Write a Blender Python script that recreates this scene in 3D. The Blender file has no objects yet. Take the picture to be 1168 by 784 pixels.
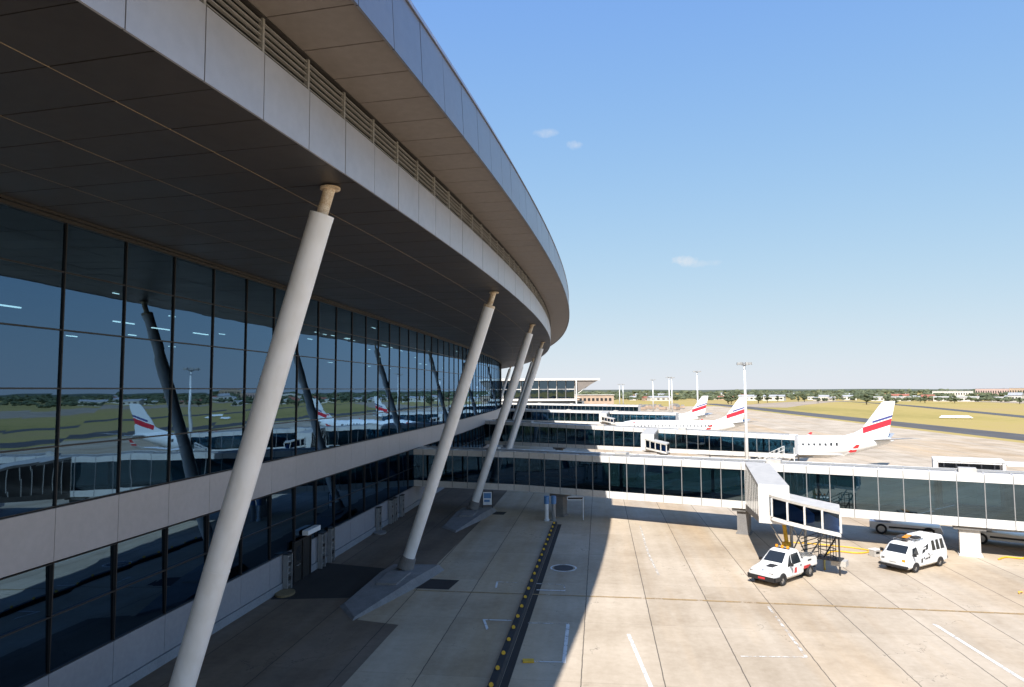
import bpy, bmesh, math, random
from mathutils import Vector, Matrix
random.seed(7)
R_ = math.radians
scene = bpy.context.scene
COL = scene.collection

# ------------------------------------------------------------------ camera
F_PX, PITCH, ROLL = 771.0, R_(3.93), R_(-0.3)
def _ray(u, v):
    u, v = u - 584.0, 392.0 - v
    c, s = math.cos(ROLL), math.sin(ROLL)
    u, v = u * c - v * s, u * s + v * c
    cp, sp = math.cos(PITCH), math.sin(PITCH)
    return Vector((u, F_PX * cp - v * sp, F_PX * sp + v * cp))
o0 = _ray(584, 392)
right = (_ray(585, 392) - o0).normalized(); up = (_ray(584, 391) - o0).normalized(); fwd = o0.normalized()
cam_d = bpy.data.cameras.new('camera'); cam = bpy.data.objects.new('camera', cam_d); COL.objects.link(cam)
M = Matrix((right, up, -fwd)).transposed().to_4x4(); M.translation = Vector((0, 0, 12)); cam.matrix_world = M
cam_d.sensor_width = 36; cam_d.lens = F_PX * 36 / 1168; cam_d.clip_start = 0.1; cam_d.clip_end = 40000
scene.camera = cam

# ------------------------------------------------------------------ sky, sun, exposure
to_sun = Vector((-0.30, -0.87, 1.0)).normalized()
elev = math.asin(to_sun.z); azim = math.atan2(to_sun.x, to_sun.y)
world = bpy.data.worlds.new('World'); scene.world = world; world.use_nodes = True
nt = world.node_tree; nt.nodes.clear()
wo = nt.nodes.new('ShaderNodeOutputWorld'); bg = nt.nodes.new('ShaderNodeBackground'); sky = nt.nodes.new('ShaderNodeTexSky')
sky.sky_type = 'NISHITA'; sky.sun_disc = False; sky.sun_elevation = elev; sky.sun_rotation = azim
sky.altitude = 1600; sky.air_density = 1.0; sky.dust_density = 0.6; sky.ozone_density = 2.0
bg.inputs['Strength'].default_value = 0.15
# the camera's highlight shoulder, channel by channel: keeps the zenith blue and the horizon pale without clipping
def vmath(op, a, b):
    x = nt.nodes.new('ShaderNodeVectorMath'); x.operation = op
    for k, q in enumerate((a, b)):
        if isinstance(q, tuple): x.inputs[k].default_value = q
        else: nt.links.new(q, x.inputs[k])
    return x.outputs[0]
K_ = 1/.261
sky_c = vmath('DIVIDE', vmath('MULTIPLY', sky.outputs[0], (1.04*K_, .975*K_, .88*K_)), vmath('ADD', sky.outputs[0], (3.3, 1.95, .12)))
# three faint wisps of cloud, fixed in the sky by direction
wc = nt.nodes.new('ShaderNodeTexCoord'); last = sky_c
wz = nt.nodes.new('ShaderNodeTexNoise'); wz.inputs['Scale'].default_value = 60; wz.inputs['Detail'].default_value = 7; wz.inputs['Roughness'].default_value = .65; nt.links.new(wc.outputs['Generated'], wz.inputs['Vector'])
for (cu, cv, su, sv_, am) in ((780, 297, 15, 6, .55), (655, 166, 9, 6, .36), (622, 152, 14, 5, .26), (800, 301, 24, 4, .2)):
    d = _ray(cu, cv).normalized(); e1 = Vector((d.y, -d.x, 0)).normalized(); e2 = d.cross(e1)
    def dotn(v, sc):
        x = nt.nodes.new('ShaderNodeVectorMath'); x.operation = 'DOT_PRODUCT'; x.inputs[1].default_value = v*sc; nt.links.new(wc.outputs['Generated'], x.inputs[0]); return x.outputs['Value']
    def mm(op, a, b):
        x = nt.nodes.new('ShaderNodeMath'); x.operation = op
        for i, q in enumerate((a, b)):
            if isinstance(q, (int, float)): x.inputs[i].default_value = q
            else: nt.links.new(q, x.inputs[i])
        return x.outputs[0]
    p, q = dotn(e1, F_PX/su), dotn(e2, F_PX/sv_)
    r2 = mm('ADD', mm('MULTIPLY', p, p), mm('MULTIPLY', q, q)); r2 = mm('ADD', r2, mm('MULTIPLY', mm('SUBTRACT', wz.outputs[0], .5), 3.2))
    fr = mm('MULTIPLY', mm('MULTIPLY', mm('MAXIMUM', mm('SUBTRACT', 1.0, r2), 0.0), am), mm('GREATER_THAN', dotn(d, 1.0), .9)); fr = mm('MINIMUM', fr, .8)
    cm = nt.nodes.new('ShaderNodeMix'); cm.data_type = 'RGBA'; nt.links.new(fr, cm.inputs['Factor']); nt.links.new(last, cm.inputs['A']); cm.inputs['B'].default_value = (3.1, 3.2, 3.35, 1); last = cm.outputs['Result']
nt.links.new(last, bg.inputs['Color']); nt.links.new(bg.outputs[0], wo.inputs['Surface'])
sun_d = bpy.data.lights.new('sun', 'SUN'); sun_d.energy = 4.2; sun_d.angle = R_(0.53); sun_d.color = (1.0, 0.965, 0.91)
sun = bpy.data.objects.new('sun', sun_d); COL.objects.link(sun)
sun.rotation_euler = to_sun.to_track_quat('Z', 'Y').to_euler(); sun.location = (-40, -60, 120)
vs = scene.view_settings
scene.display_settings.display_device = 'sRGB'
vs.view_transform = 'Standard'; vs.look = 'None'; vs.gamma = 1; vs.use_curve_mapping = False; vs.exposure = 0.8
scene.cycles.max_bounces = 8; scene.cycles.transparent_max_bounces = 24
scene.cycles.caustics_reflective = False; scene.cycles.caustics_refractive = False
scene.cycles.sample_clamp_indirect = 6.0

# ------------------------------------------------------------------ helpers
OFF = {}
def lerp(a, b, t): return a + (b-a)*t
class MB:
    """collects shapes and links them as one mesh object"""
    def __init__(s): s.v = []; s.f = []; s.m = []
    def face(s, pts, m=0):
        k = len(s.v); s.v += [Vector(p) for p in pts]; s.f.append(list(range(k, k + len(pts)))); s.m.append(m); return s
    def hexa(s, p, m=0):              # p: 4 bottom + 4 top points
        k = len(s.v); s.v += [Vector(q) for q in p]
        for q in ((0,3,2,1),(4,5,6,7),(0,1,5,4),(1,2,6,5),(2,3,7,6),(3,0,4,7)): s.f.append([k+i for i in q]); s.m.append(m)
        return s
    def box(s, c, size, rz=0.0, m=0, mat=None):
        hx, hy, hz = size[0]/2, size[1]/2, size[2]/2
        X = mat if mat is not None else Matrix.Rotation(rz, 3, 'Z')
        P = [Vector(c) + X @ Vector(q) for q in ((-hx,-hy,-hz),(hx,-hy,-hz),(hx,hy,-hz),(-hx,hy,-hz),(-hx,-hy,hz),(hx,-hy,hz),(hx,hy,hz),(-hx,hy,hz))]
        return s.hexa(P, m)
    def prism(s, poly, z0, z1, m=0):
        n = len(poly); k = len(s.v)
        s.v += [Vector((p[0], p[1], z0)) for p in poly] + [Vector((p[0], p[1], z1)) for p in poly]
        s.f.append([k+i for i in reversed(range(n))]); s.f.append([k+n+i for i in range(n)]); s.m += [m, m]
        for i in range(n):
            j = (i+1) % n; s.f.append([k+i, k+j, k+n+j, k+n+i]); s.m.append(m)
        return s
    def loft(s, rings, m=0, caps=True):
        k = len(s.v); n = len(rings[0])
        for r in rings: s.v += [Vector(p) for p in r]
        for a in range(len(rings)-1):
            for i in range(n):
                j = (i+1) % n; s.f.append([k+a*n+i, k+a*n+j, k+(a+1)*n+j, k+(a+1)*n+i]); s.m.append(m)
        if caps:
            s.f.append([k+i for i in reversed(range(n))]); s.f.append([k+(len(rings)-1)*n+i for i in range(n)]); s.m += [m, m]
        return s
    def tube(s, pts, r, n=10, m=0):
        pts = [Vector(p) for p in pts]; rr = r if isinstance(r, (list, tuple)) else [r]*len(pts); rings = []
        for i, p in enumerate(pts):
            d = (pts[min(i+1, len(pts)-1)] - pts[max(i-1, 0)]).normalized()
            a = Vector((0,0,1)) if abs(d.z) < .9 else Vector((1,0,0))
            x = d.cross(a).normalized(); y = d.cross(x)
            rings.append([p + (x*math.cos(2*math.pi*t/n) + y*math.sin(2*math.pi*t/n))*rr[i] for t in range(n)])
        return s.loft(rings, m)
    def disc(s, c, axis, r, t, n=20, m=0):
        a = Vector(axis).normalized(); return s.tube([Vector(c)-a*t/2, Vector(c)+a*t/2], r, n, m)
    def build(s, name, mats, parent=None, smooth=False, local=False, autosmooth=False, recalc=True):
        me = bpy.data.meshes.new(name)
        off = Vector((0,0,0)) if (parent is None or local) else OFF.get(parent.name, Vector((0,0,0)))
        me.from_pydata([v - off for v in s.v], [], s.f)
        if not isinstance(mats, (list, tuple)): mats = [mats]
        for m in mats: me.materials.append(m)
        for p, mi in zip(me.polygons, s.m): p.material_index = mi; p.use_smooth = smooth
        if recalc: bm = bmesh.new(); bm.from_mesh(me); bmesh.ops.recalc_face_normals(bm, faces=bm.faces); bm.to_mesh(me); bm.free()
        if autosmooth:
            try: me.set_sharp_from_angle(angle=R_(35))
            except Exception: pass
        me.update()
        o = bpy.data.objects.new(name, me); COL.objects.link(o)
        if parent is not None: o.parent = parent; OFF[o.name] = off
        return o
def tag(o, label=None, cat=None, group=None, kind=None):
    if label: o['label'] = label
    if cat: o['category'] = cat
    if group: o['group'] = group
    if kind: o['kind'] = kind
    return o
def thing(name, label, cat, loc=(0,0,0), rz=0.0, group=None):
    o = bpy.data.objects.new(name, None); COL.objects.link(o); o.location = loc; o.rotation_euler = (0,0,rz); o.empty_display_size = .5
    OFF[o.name] = Vector(loc)
    return tag(o, label, cat, group)
def copy_tree(o, parent=None):
    c = o.copy(); COL.objects.link(c)
    if parent is not None: c.parent = parent
    for ch in list(o.children): copy_tree(ch, c)
    return c

# ------------------------------------------------------------------ materials
def new_mat(name):
    m = bpy.data.materials.new(name); m.use_nodes = True; n = m.node_tree
    b = n.nodes.get('Principled BSDF'); return m, n, b
def N(n, t, **kw):
    x = n.nodes.new(t)
    for k, v in kw.items(): setattr(x, k, v)
    return x
def plain(name, col, rough=.5, metal=0.0, var=.12, scale=1.5, bump=0.0, spec=.5, grime=None):
    """base colour broken up by two scales of noise, with roughness variation"""
    m, n, b = new_mat(name)
    tc = N(n, 'ShaderNodeTexCoord'); n1 = N(n, 'ShaderNodeTexNoise'); n2 = N(n, 'ShaderNodeTexNoise')
    n1.inputs['Scale'].default_value = scale; n1.inputs['Detail'].default_value = 6
    n2.inputs['Scale'].default_value = scale*9; n2.inputs['Detail'].default_value = 4
    n.links.new(tc.outputs['Object'], n1.inputs['Vector']); n.links.new(tc.outputs['Object'], n2.inputs['Vector'])
    ad = N(n, 'ShaderNodeMath', operation='ADD'); n.links.new(n1.outputs[0], ad.inputs[0]); n.links.new(n2.outputs[0], ad.inputs[1])
    rp = N(n, 'ShaderNodeMapRange'); rp.inputs['From Min'].default_value = .7; rp.inputs['From Max'].default_value = 1.3
    n.links.new(ad.outputs[0], rp.inputs['Value'])
    mx = N(n, 'ShaderNodeMix', data_type='RGBA')
    lo = grime if grime else tuple(c*(1-var) for c in col); hi = tuple(min(1, c*(1+var)) for c in col)
    mx.inputs['A'].default_value = (*lo, 1); mx.inputs['B'].default_value = (*hi, 1)
    n.links.new(rp.outputs[0], mx.inputs['Factor']); n.links.new(mx.outputs['Result'], b.inputs['Base Color'])
    rr = N(n, 'ShaderNodeMapRange'); rr.inputs['To Min'].default_value = max(.02, rough-.08); rr.inputs['To Max'].default_value = min(1, rough+.1)
    n.links.new(n1.outputs[0], rr.inputs['Value']); n.links.new(rr.outputs[0], b.inputs['Roughness'])
    b.inputs['Metallic'].default_value = metal; b.inputs['Specular IOR Level'].default_value = spec
    if bump:
        bp = N(n, 'ShaderNodeBump'); bp.inputs['Strength'].default_value = bump; bp.inputs['Distance'].default_value = .02
        n.links.new(n2.outputs[0], bp.inputs['Height']); n.links.new(bp.outputs[0], b.inputs['Normal'])
    return m
def glass(name, tint, gloss, ior, wav=0.0, wscale=.6):
    m, n, b = new_mat(name); n.nodes.remove(b)
    out = n.nodes['Material Output']; fr = N(n, 'ShaderNodeFresnel'); fr.inputs['IOR'].default_value = ior
    tr = N(n, 'ShaderNodeBsdfTransparent'); tr.inputs['Color'].default_value = (*tint, 1)
    gl = N(n, 'ShaderNodeBsdfGlossy'); gl.inputs['Color'].default_value = (*gloss, 1); gl.inputs['Roughness'].default_value = 0.012
    mx = N(n, 'ShaderNodeMixShader'); n.links.new(fr.outputs[0], mx.inputs[0]); n.links.new(tr.outputs[0], mx.inputs[1]); n.links.new(gl.outputs[0], mx.inputs[2])
    n.links.new(mx.outputs[0], out.inputs['Surface'])
    if wav:
        tc = N(n, 'ShaderNodeTexCoord'); nz = N(n, 'ShaderNodeTexNoise'); nz.inputs['Scale'].default_value = wscale; nz.inputs['Detail'].default_value = 1
        bp = N(n, 'ShaderNodeBump'); bp.inputs['Strength'].default_value = 1; bp.inputs['Distance'].default_value = wav
        n.links.new(tc.outputs['Object'], nz.inputs['Vector']); n.links.new(nz.outputs[0], bp.inputs['Height'])
        n.links.new(bp.outputs[0], gl.inputs['Normal'])
    return m
def emit(name, col, st):
    m, n, b = new_mat(name); b.inputs['Base Color'].default_value = (.8,.8,.8,1)
    b.inputs['Emission Color'].default_value = (*col, 1); b.inputs['Emission Strength'].default_value = st; return m

MT = dict(
    fascia=plain('brushed_panel', (.46,.455,.475), .4, .35, .06, .35), fascia2=plain('upper_brushed_panel', (.28,.285,.32), .34, .6, .06, .35),
    band=plain('pale_cladding', (.44,.415,.42), .45, .15, .06, .4),
    base=plain('grey_cladding', (.30,.31,.34), .5, .15, .08, .5),
    plinth=plain('plinth_concrete', (.26,.27,.29), .8, 0, .15, 1.0),
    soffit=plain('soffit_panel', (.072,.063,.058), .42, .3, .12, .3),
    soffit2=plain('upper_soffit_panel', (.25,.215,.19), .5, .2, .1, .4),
    gap=plain('dark_gap', (.02,.018,.016), .9),
    seam=plain('bright_seam', (.40,.30,.18), .6),
    trim=plain('brown_trim', (.042,.036,.032), .5, .2),
    mull=plain('dark_mullion', (.014,.013,.014), .45),
    slat=plain('louvre_slat', (.36,.345,.32), .5, .3),
    column=plain('column_paint', (.82,.80,.78), .35, 0, .04, .8, grime=(.74,.71,.67)),
    rust=plain('rusty_paint', (.72,.66,.55), .6, 0, .25, 4, grime=(.46,.28,.12)),
    concrete=plain('footing_concrete', (.22,.21,.205), .85, 0, .2, 1.5, .3),
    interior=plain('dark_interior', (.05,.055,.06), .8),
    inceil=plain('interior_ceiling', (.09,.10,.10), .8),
    lamp=emit('tube_lamp', (.9,1,1), 2.6),
    wglass=glass('terminal_glass', (.10,.17,.20), (.38,.66,1.0), 2.65, .0042, .5),
    bglass=glass('bridge_glass', (.10,.20,.25), (.60,.84,1.0), 2.35, .004, .5),
    tunglass=plain('tunnel_side_glass', (.10,.092,.085), .15, 0, .2, 2),
    cabglass=glass('cab_glass', (.25,.40,.65), (.55,.75,1.0), 1.9, .003, 1.5),
    bwhite=plain('bridge_white', (.74,.72,.69), .5, .0, .05, .6, grime=(.66,.62,.57)),
    broof=plain('bridge_roof', (.66,.64,.61), .65, 0, .12, .5, grime=(.50,.47,.44)),
    bmull=plain('bridge_mullion', (.33,.33,.33), .45, .4),
    bfloor=plain('bridge_floor', (.07,.08,.09), .8),
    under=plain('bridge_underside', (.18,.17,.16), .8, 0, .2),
    ribbed=plain('ribbed_grey', (.50,.47,.43), .6, .1, .12, 2),
    steel=plain('galvanised_steel', (.32,.33,.34), .45, .5, .15, 3),
    dsteel=plain('dark_steel', (.05,.05,.055), .5, .3, .2, 3),
    wpaint=plain('vehicle_white', (.80,.79,.77), .22, 0, .03, 2),
    redp=plain('red_paint', (.55,.035,.04), .35),
    bluep=plain('blue_paint', (.03,.05,.28), .35),
    black=plain('black_plastic', (.018,.018,.02), .45),
    rubber=plain('tyre_rubber', (.025,.025,.026), .8, 0, .2, 8),
    chrome=plain('wheel_metal', (.5,.5,.5), .35, .8),
    vglass=plain('vehicle_glass', (.02,.024,.028), .04, 0, .1, 1, spec=.6),
    amber=plain('amber_plastic', (.8,.30,.02), .3),
    yellow=plain('yellow_paint', (.72,.42,.03), .6, 0, .15, 3),
    plate=plain('plate_white', (.75,.75,.72), .5),
    skin=plain('aircraft_white', (.82,.82,.81), .25, 0, .02, .5),
    agrey=plain('aircraft_grey', (.42,.43,.44), .4, .2),
    mast=plain('mast_white', (.78,.77,.75), .4, .1),
    lamphead=plain('lamp_head', (.45,.44,.42), .5, .2),
    signw=plain('sign_white', (.80,.82,.84), .4), signb=plain('sign_blue', (.10,.25,.5), .4),
    dblock=plain('ochre_block', (.20,.15,.08), .8, 0, .2, 3),
    hiviz=plain('green_panel', (.35,.42,.02), .5),
    roofred=plain('roof_tile', (.33,.12,.08), .8, 0, .2, .3), roofgrey=plain('roof_grey', (.36,.36,.37), .7, 0, .2, .3),
    hwall=plain('house_white', (.62,.58,.52), .8, 0, .1, .3), hwall2=plain('house_tan', (.45,.33,.24), .8, 0, .1, .3),
    hwall3=plain('hall_pink', (.50,.36,.32), .8, 0, .1, .2),
    bark=plain('bark', (.09,.065,.045), .9, 0, .2, 4),
)
def leaf_mat():
    m, n, b = new_mat('foliage'); g = N(n, 'ShaderNodeNewGeometry'); cr = N(n, 'ShaderNodeValToRGB')
    cr.color_ramp.elements[0].color = (.045,.06,.026,1); cr.color_ramp.elements[1].color = (.13,.145,.075,1)
    n.links.new(g.outputs['Random Per Island'], cr.inputs[0]); n.links.new(cr.outputs[0], b.inputs['Base Color']); b.inputs['Roughness'].default_value = .8
    return m
MT['leaf'] = leaf_mat()

def column_mat():
    m, n, b = new_mat('column_paint'); L = n.links.new; tc = N(n, 'ShaderNodeTexCoord'); mp = N(n, 'ShaderNodeMapping'); mp.inputs['Scale'].default_value = (2.5,2.5,1.2); L(tc.outputs['Object'], mp.inputs['Vector'])
    a = N(n, 'ShaderNodeTexNoise'); a.inputs['Scale'].default_value = 1; a.inputs['Detail'].default_value = 6; L(mp.outputs[0], a.inputs['Vector'])
    c = N(n, 'ShaderNodeTexNoise'); c.inputs['Scale'].default_value = 1.4; c.inputs['Detail'].default_value = 9; c.inputs['Roughness'].default_value = .75; L(tc.outputs['Object'], c.inputs['Vector'])
    r = N(n, 'ShaderNodeMapRange'); r.inputs['From Min'].default_value = .35; r.inputs['From Max'].default_value = .62; L(a.outputs[0], r.inputs['Value'])
    m1 = N(n, 'ShaderNodeMix', data_type='RGBA'); m1.inputs['A'].default_value = (.83,.81,.78,1); m1.inputs["B"].default_value = (.90,.89,.88,1); L(r.outputs[0], m1.inputs['Factor'])
    k = N(n, 'ShaderNodeMapRange'); k.inputs['From Min'].default_value = .695; k.inputs['From Max'].default_value = .72; L(c.outputs[0], k.inputs['Value'])
    m2 = N(n, 'ShaderNodeMix', data_type='RGBA'); L(k.outputs[0], m2.inputs['Factor']); L(m1.outputs['Result'], m2.inputs['A']); m2.inputs['B'].default_value = (.40,.24,.10,1)
    L(m2.outputs['Result'], b.inputs['Base Color']); b.inputs['Roughness'].default_value = .36
    bp = N(n, 'ShaderNodeBump'); bp.inputs['Strength'].default_value = .15; bp.inputs['Distance'].default_value = .01; L(c.outputs[0], bp.inputs['Height']); L(bp.outputs[0], b.inputs['Normal'])
    return m
MT['column'] = column_mat()
WALL_ANG = math.atan(.128)
def apron_mat(name, col, dark, sx, sy, joint=.024, stain=1.0, jcol=(.05,.045,.04)):
    """concrete slabs: staggerless grid with joints, tone per slab, blotches, cracks and tyre drag marks"""
    m, n, b = new_mat(name); L = n.links.new
    tc = N(n, 'ShaderNodeTexCoord'); mp = N(n, 'ShaderNodeMapping'); mp.inputs['Rotation'].default_value = (0,0,WALL_ANG); L(tc.outputs['Object'], mp.inputs['Vector'])
    sp = N(n, 'ShaderNodeSeparateXYZ'); L(mp.outputs[0], sp.inputs[0])
    def mth(op, a, c=None, d=None):
        x = N(n, 'ShaderNodeMath', operation=op)
        for i, q in enumerate((a, c, d)):
            if q is None: continue
            if isinstance(q, (int, float)): x.inputs[i].default_value = q
            else: L(q, x.inputs[i])
        return x.outputs[0]
    wob = N(n, 'ShaderNodeTexNoise'); wob.inputs['Scale'].default_value = 1.2; wob.inputs['Detail'].default_value = 5; L(mp.outputs[0], wob.inputs['Vector'])
    wv = mth('MULTIPLY', mth('SUBTRACT', wob.outputs[0], .5), .07)
    def joint_mask(axis, size, w):
        q = mth('DIVIDE', mth('ADD', axis, wv), size); f = mth('FRACT', q); e = mth('MINIMUM', f, mth('SUBTRACT', 1.0, f))
        return mth('LESS_THAN', e, w / size), mth('FLOOR', q)
    jx, ix = joint_mask(mth('ADD', sp.outputs[0], 1000*sx + .9), sx, joint); jy, iy = joint_mask(mth('ADD', sp.outputs[1], 1000*sy), sy, joint*.55)
    cb = N(n, 'ShaderNodeCombineXYZ'); L(ix, cb.inputs[0]); L(iy, cb.inputs[1])
    wn = N(n, 'ShaderNodeTexWhiteNoise', noise_dimensions='2D'); L(cb.outputs[0], wn.inputs['Vector'])
    n1 = N(n, 'ShaderNodeTexNoise'); n1.inputs['Scale'].default_value = .12; n1.inputs['Detail'].default_value = 9; n1.inputs['Roughness'].default_value = .65; L(mp.outputs[0], n1.inputs['Vector'])
    n2 = N(n, 'ShaderNodeTexNoise'); n2.inputs['Scale'].default_value = 2.6; n2.inputs['Detail'].default_value = 8; n2.inputs['Roughness'].default_value = .7; L(mp.outputs[0], n2.inputs['Vector'])
    st = N(n, 'ShaderNodeMapping'); st.inputs['Scale'].default_value = (.9,.07,1); L(mp.outputs[0], st.inputs['Vector'])
    n3 = N(n, 'ShaderNodeTexNoise'); n3.inputs['Scale'].default_value = 1.0; n3.inputs['Detail'].default_value = 6; L(st.outputs[0], n3.inputs['Vector'])
    vo = N(n, 'ShaderNodeTexVoronoi', feature='DISTANCE_TO_EDGE'); vo.inputs['Scale'].default_value = .33
    wd = N(n, 'ShaderNodeVectorMath', operation='ADD'); wn2 = N(n, 'ShaderNodeTexNoise'); wn2.inputs['Scale'].default_value = .9; wn2.inputs['Detail'].default_value = 5; L(mp.outputs[0], wn2.inputs['Vector'])
    sc = N(n, 'ShaderNodeVectorMath', operation='SCALE'); sc.inputs['Scale'].default_value = 2.2; L(wn2.outputs['Color'], sc.inputs[0]); L(mp.outputs[0], wd.inputs[0]); L(sc.outputs[0], wd.inputs[1]); L(wd.outputs[0], vo.inputs['Vector'])
    crack = mth('MULTIPLY', mth('LESS_THAN', vo.outputs['Distance'], .004), mth('GREATER_THAN', n1.outputs[0], .56))
    f = mth('ADD', mth('MULTIPLY', mth('SUBTRACT', n1.outputs[0], .5), 2.1*stain), mth('MULTIPLY', mth('SUBTRACT', n2.outputs[0], .5), .8))
    f = mth('ADD', f, mth('MULTIPLY', mth('SUBTRACT', n3.outputs[0], .5), .9*stain)); f = mth('ADD', f, mth('MULTIPLY', mth('SUBTRACT', wn.outputs['Value'], .5), .27)); f = mth('ADD', f, .5)
    mx = N(n, 'ShaderNodeMix', data_type='RGBA'); mx.inputs['A'].default_value = (*dark,1); mx.inputs['B'].default_value = (*col,1); L(f, mx.inputs['Factor'])
    n6 = N(n, 'ShaderNodeTexNoise'); n6.inputs['Scale'].default_value = .16; n6.inputs['Detail'].default_value = 6; n6.inputs['Roughness'].default_value = .6; L(st.outputs[0], n6.inputs['Vector'])
    rs = N(n, 'ShaderNodeMapRange'); rs.inputs['From Min'].default_value = .48; rs.inputs['From Max'].default_value = .72; rs.inputs['To Max'].default_value = .8*stain; L(n6.outputs[0], rs.inputs['Value'])
    mr_ = N(n, 'ShaderNodeMix', data_type='RGBA', blend_type='MULTIPLY'); L(rs.outputs[0], mr_.inputs['Factor']); L(mx.outputs['Result'], mr_.inputs['A']); mr_.inputs['B'].default_value = (1.0, .83, .60, 1); mx = mr_
    n5 = N(n, 'ShaderNodeTexNoise'); n5.inputs['Scale'].default_value = .55; n5.inputs['Detail'].default_value = 7; n5.inputs['Roughness'].default_value = .72; L(mp.outputs[0], n5.inputs['Vector'])
    oil = N(n, 'ShaderNodeMapRange'); oil.inputs['From Min'].default_value = .63; oil.inputs['From Max'].default_value = .80; oil.inputs['To Max'].default_value = .62*stain; L(n5.outputs[0], oil.inputs['Value'])
    mo = N(n, 'ShaderNodeMix', data_type='RGBA'); L(oil.outputs[0], mo.inputs['Factor']); L(mx.outputs['Result'], mo.inputs['A']); mo.inputs['B'].default_value = (*[c*.45 for c in dark], 1); mx = mo
    jm = mth('MAXIMUM', mth('MAXIMUM', jx, mth('MULTIPLY', jy, .35)), mth('MULTIPLY', crack, .6))
    m2 = N(n, 'ShaderNodeMix', data_type='RGBA'); L(mth('MULTIPLY', jm, .8), m2.inputs['Factor']); L(mx.outputs['Result'], m2.inputs['A']); m2.inputs['B'].default_value = (*jcol,1)
    L(m2.outputs['Result'], b.inputs['Base Color']); b.inputs['Roughness'].default_value = .85; b.inputs['Specular IOR Level'].default_value = .25
    bp = N(n, 'ShaderNodeBump'); bp.inputs['Strength'].default_value = .25; bp.inputs['Distance'].default_value = .02; L(n2.outputs[0], bp.inputs['Height']); L(bp.outputs[0], b.inputs['Normal'])
    return m
MT['apron'] = apron_mat('apron_concrete', (.575,.48,.37), (.35,.275,.195), 3.4, 7.2)
MT['service'] = apron_mat('dark_strip_concrete', (.24,.19,.15), (.115,.088,.068), 3.4, 7.2)
MT['asphalt'] = apron_mat('taxiway_asphalt', (.12,.115,.115), (.08,.077,.078), 400, 60, .05)
MT['mat'] = apron_mat('black_asphalt_and_shade', (.05,.047,.047), (.03,.028,.028), 90, 90)
def grass_mat():
    m, n, b = new_mat('dry_grassland'); L = n.links.new; tc = N(n, 'ShaderNodeTexCoord')
    a = N(n, 'ShaderNodeTexNoise'); a.inputs['Scale'].default_value = .008; a.inputs['Detail'].default_value = 8; a.inputs['Roughness'].default_value = .65
    mp = N(n, 'ShaderNodeMapping'); mp.inputs['Scale'].default_value = (1.0,.45,1); mp.inputs['Rotation'].default_value = (0,0,.15); L(tc.outputs['Object'], mp.inputs['Vector']); L(mp.outputs[0], a.inputs['Vector'])
    d = N(n, 'ShaderNodeTexNoise'); d.inputs['Scale'].default_value = .25; d.inputs['Detail'].default_value = 6; L(tc.outputs['Object'], d.inputs['Vector'])
    ad = N(n, 'ShaderNodeMath', operation='MULTIPLY_ADD'); L(d.outputs[0], ad.inputs[0]); ad.inputs[1].default_value = .3; L(a.outputs[0], ad.inputs[2])
    cr = N(n, 'ShaderNodeValToRGB'); L(ad.outputs[0], cr.inputs[0]); e = cr.color_ramp.elements
    e[0].position = .48; e[0].color = (.29,.235,.075,1); e[1].position = .82; e[1].color = (.40,.29,.13,1)
    x = e.new(.62); x.color = (.40,.305,.105,1)
    L(cr.outputs[0], b.inputs['Base Color']); b.inputs['Roughness'].default_value = .95; b.inputs['Specular IOR Level'].default_value = .1
    return m
MT['grass'] = grass_mat()
def fin_mat():
    m, n, b = new_mat('striped_fin_paint'); L = n.links.new; tc = N(n, 'ShaderNodeTexCoord'); sp = N(n, 'ShaderNodeSeparateXYZ'); L(tc.outputs['Object'], sp.inputs[0])
    def mth(op, a, c):
        x = N(n, 'ShaderNodeMath', operation=op)
        for i, q in enumerate((a, c)):
            if isinstance(q, (int, float)): x.inputs[i].default_value = q
            else: L(q, x.inputs[i])
        return x.outputs[0]
    k = mth('ADD', sp.outputs[2], mth('MULTIPLY', sp.outputs[0], .34))      # rises towards the tail (-x)
    def band(lo, hi): return mth('MULTIPLY', mth('GREATER_THAN', k, lo), mth('LESS_THAN', k, hi))
    r = mth('MULTIPLY', band(1.62, 2.5), mth('LESS_THAN', sp.outputs[0], -10.75))
    bl = mth('MULTIPLY', band(2.66, 2.98), mth('LESS_THAN', sp.outputs[0], -12.1))
    m1 = N(n, 'ShaderNodeMix', data_type='RGBA'); m1.inputs['A'].default_value = (.82,.82,.81,1); m1.inputs['B'].default_value = (.62,.03,.05,1); L(r, m1.inputs['Factor'])
    m2 = N(n, 'ShaderNodeMix', data_type='RGBA'); L(m1.outputs['Result'], m2.inputs['A']); m2.inputs['B'].default_value = (.07,.08,.24,1); L(bl, m2.inputs['Factor'])
    L(m2.outputs['Result'], b.inputs['Base Color']); b.inputs['Roughness'].default_value = .25
    return m
MT['fin'] = fin_mat()

# ================================================================== TERRAIN
def sstep(a, b, x):
    t = max(0, min(1, (x-a)/(b-a))); return t*t*(3-2*t)
def hgt(x, y):
    r = math.hypot(x, y); return -9.5*sstep(480, 1500, r) - 3*sstep(1500, 4000, r)
def sheet(name, f, us, vs_, dz, mat):
    mb = MB(); nu, nv = len(us), len(vs_)
    for v in vs_:
        for u in us:
            x, y = f(u, v); mb.v.append(Vector((x, y, hgt(x, y) + dz)))
    for j in range(nv-1):
        for i in range(nu-1): mb.f.append([j*nu+i, j*nu+i+1, (j+1)*nu+i+1, (j+1)*nu+i]); mb.m.append(0)
    o = mb.build(name, mat); return tag(o, kind='structure')
rad = [0, 60, 120, 200, 300, 400, 480, 560, 650, 750, 900, 1050, 1200, 1350, 1500, 1800, 2300, 3000, 4000, 6000, 9000, 12000]
sheet('ground', lambda a, r: (r*math.sin(a), r*math.cos(a)), [2*math.pi*i/96 for i in range(97)], rad, -.012, MT['grass'])
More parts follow.
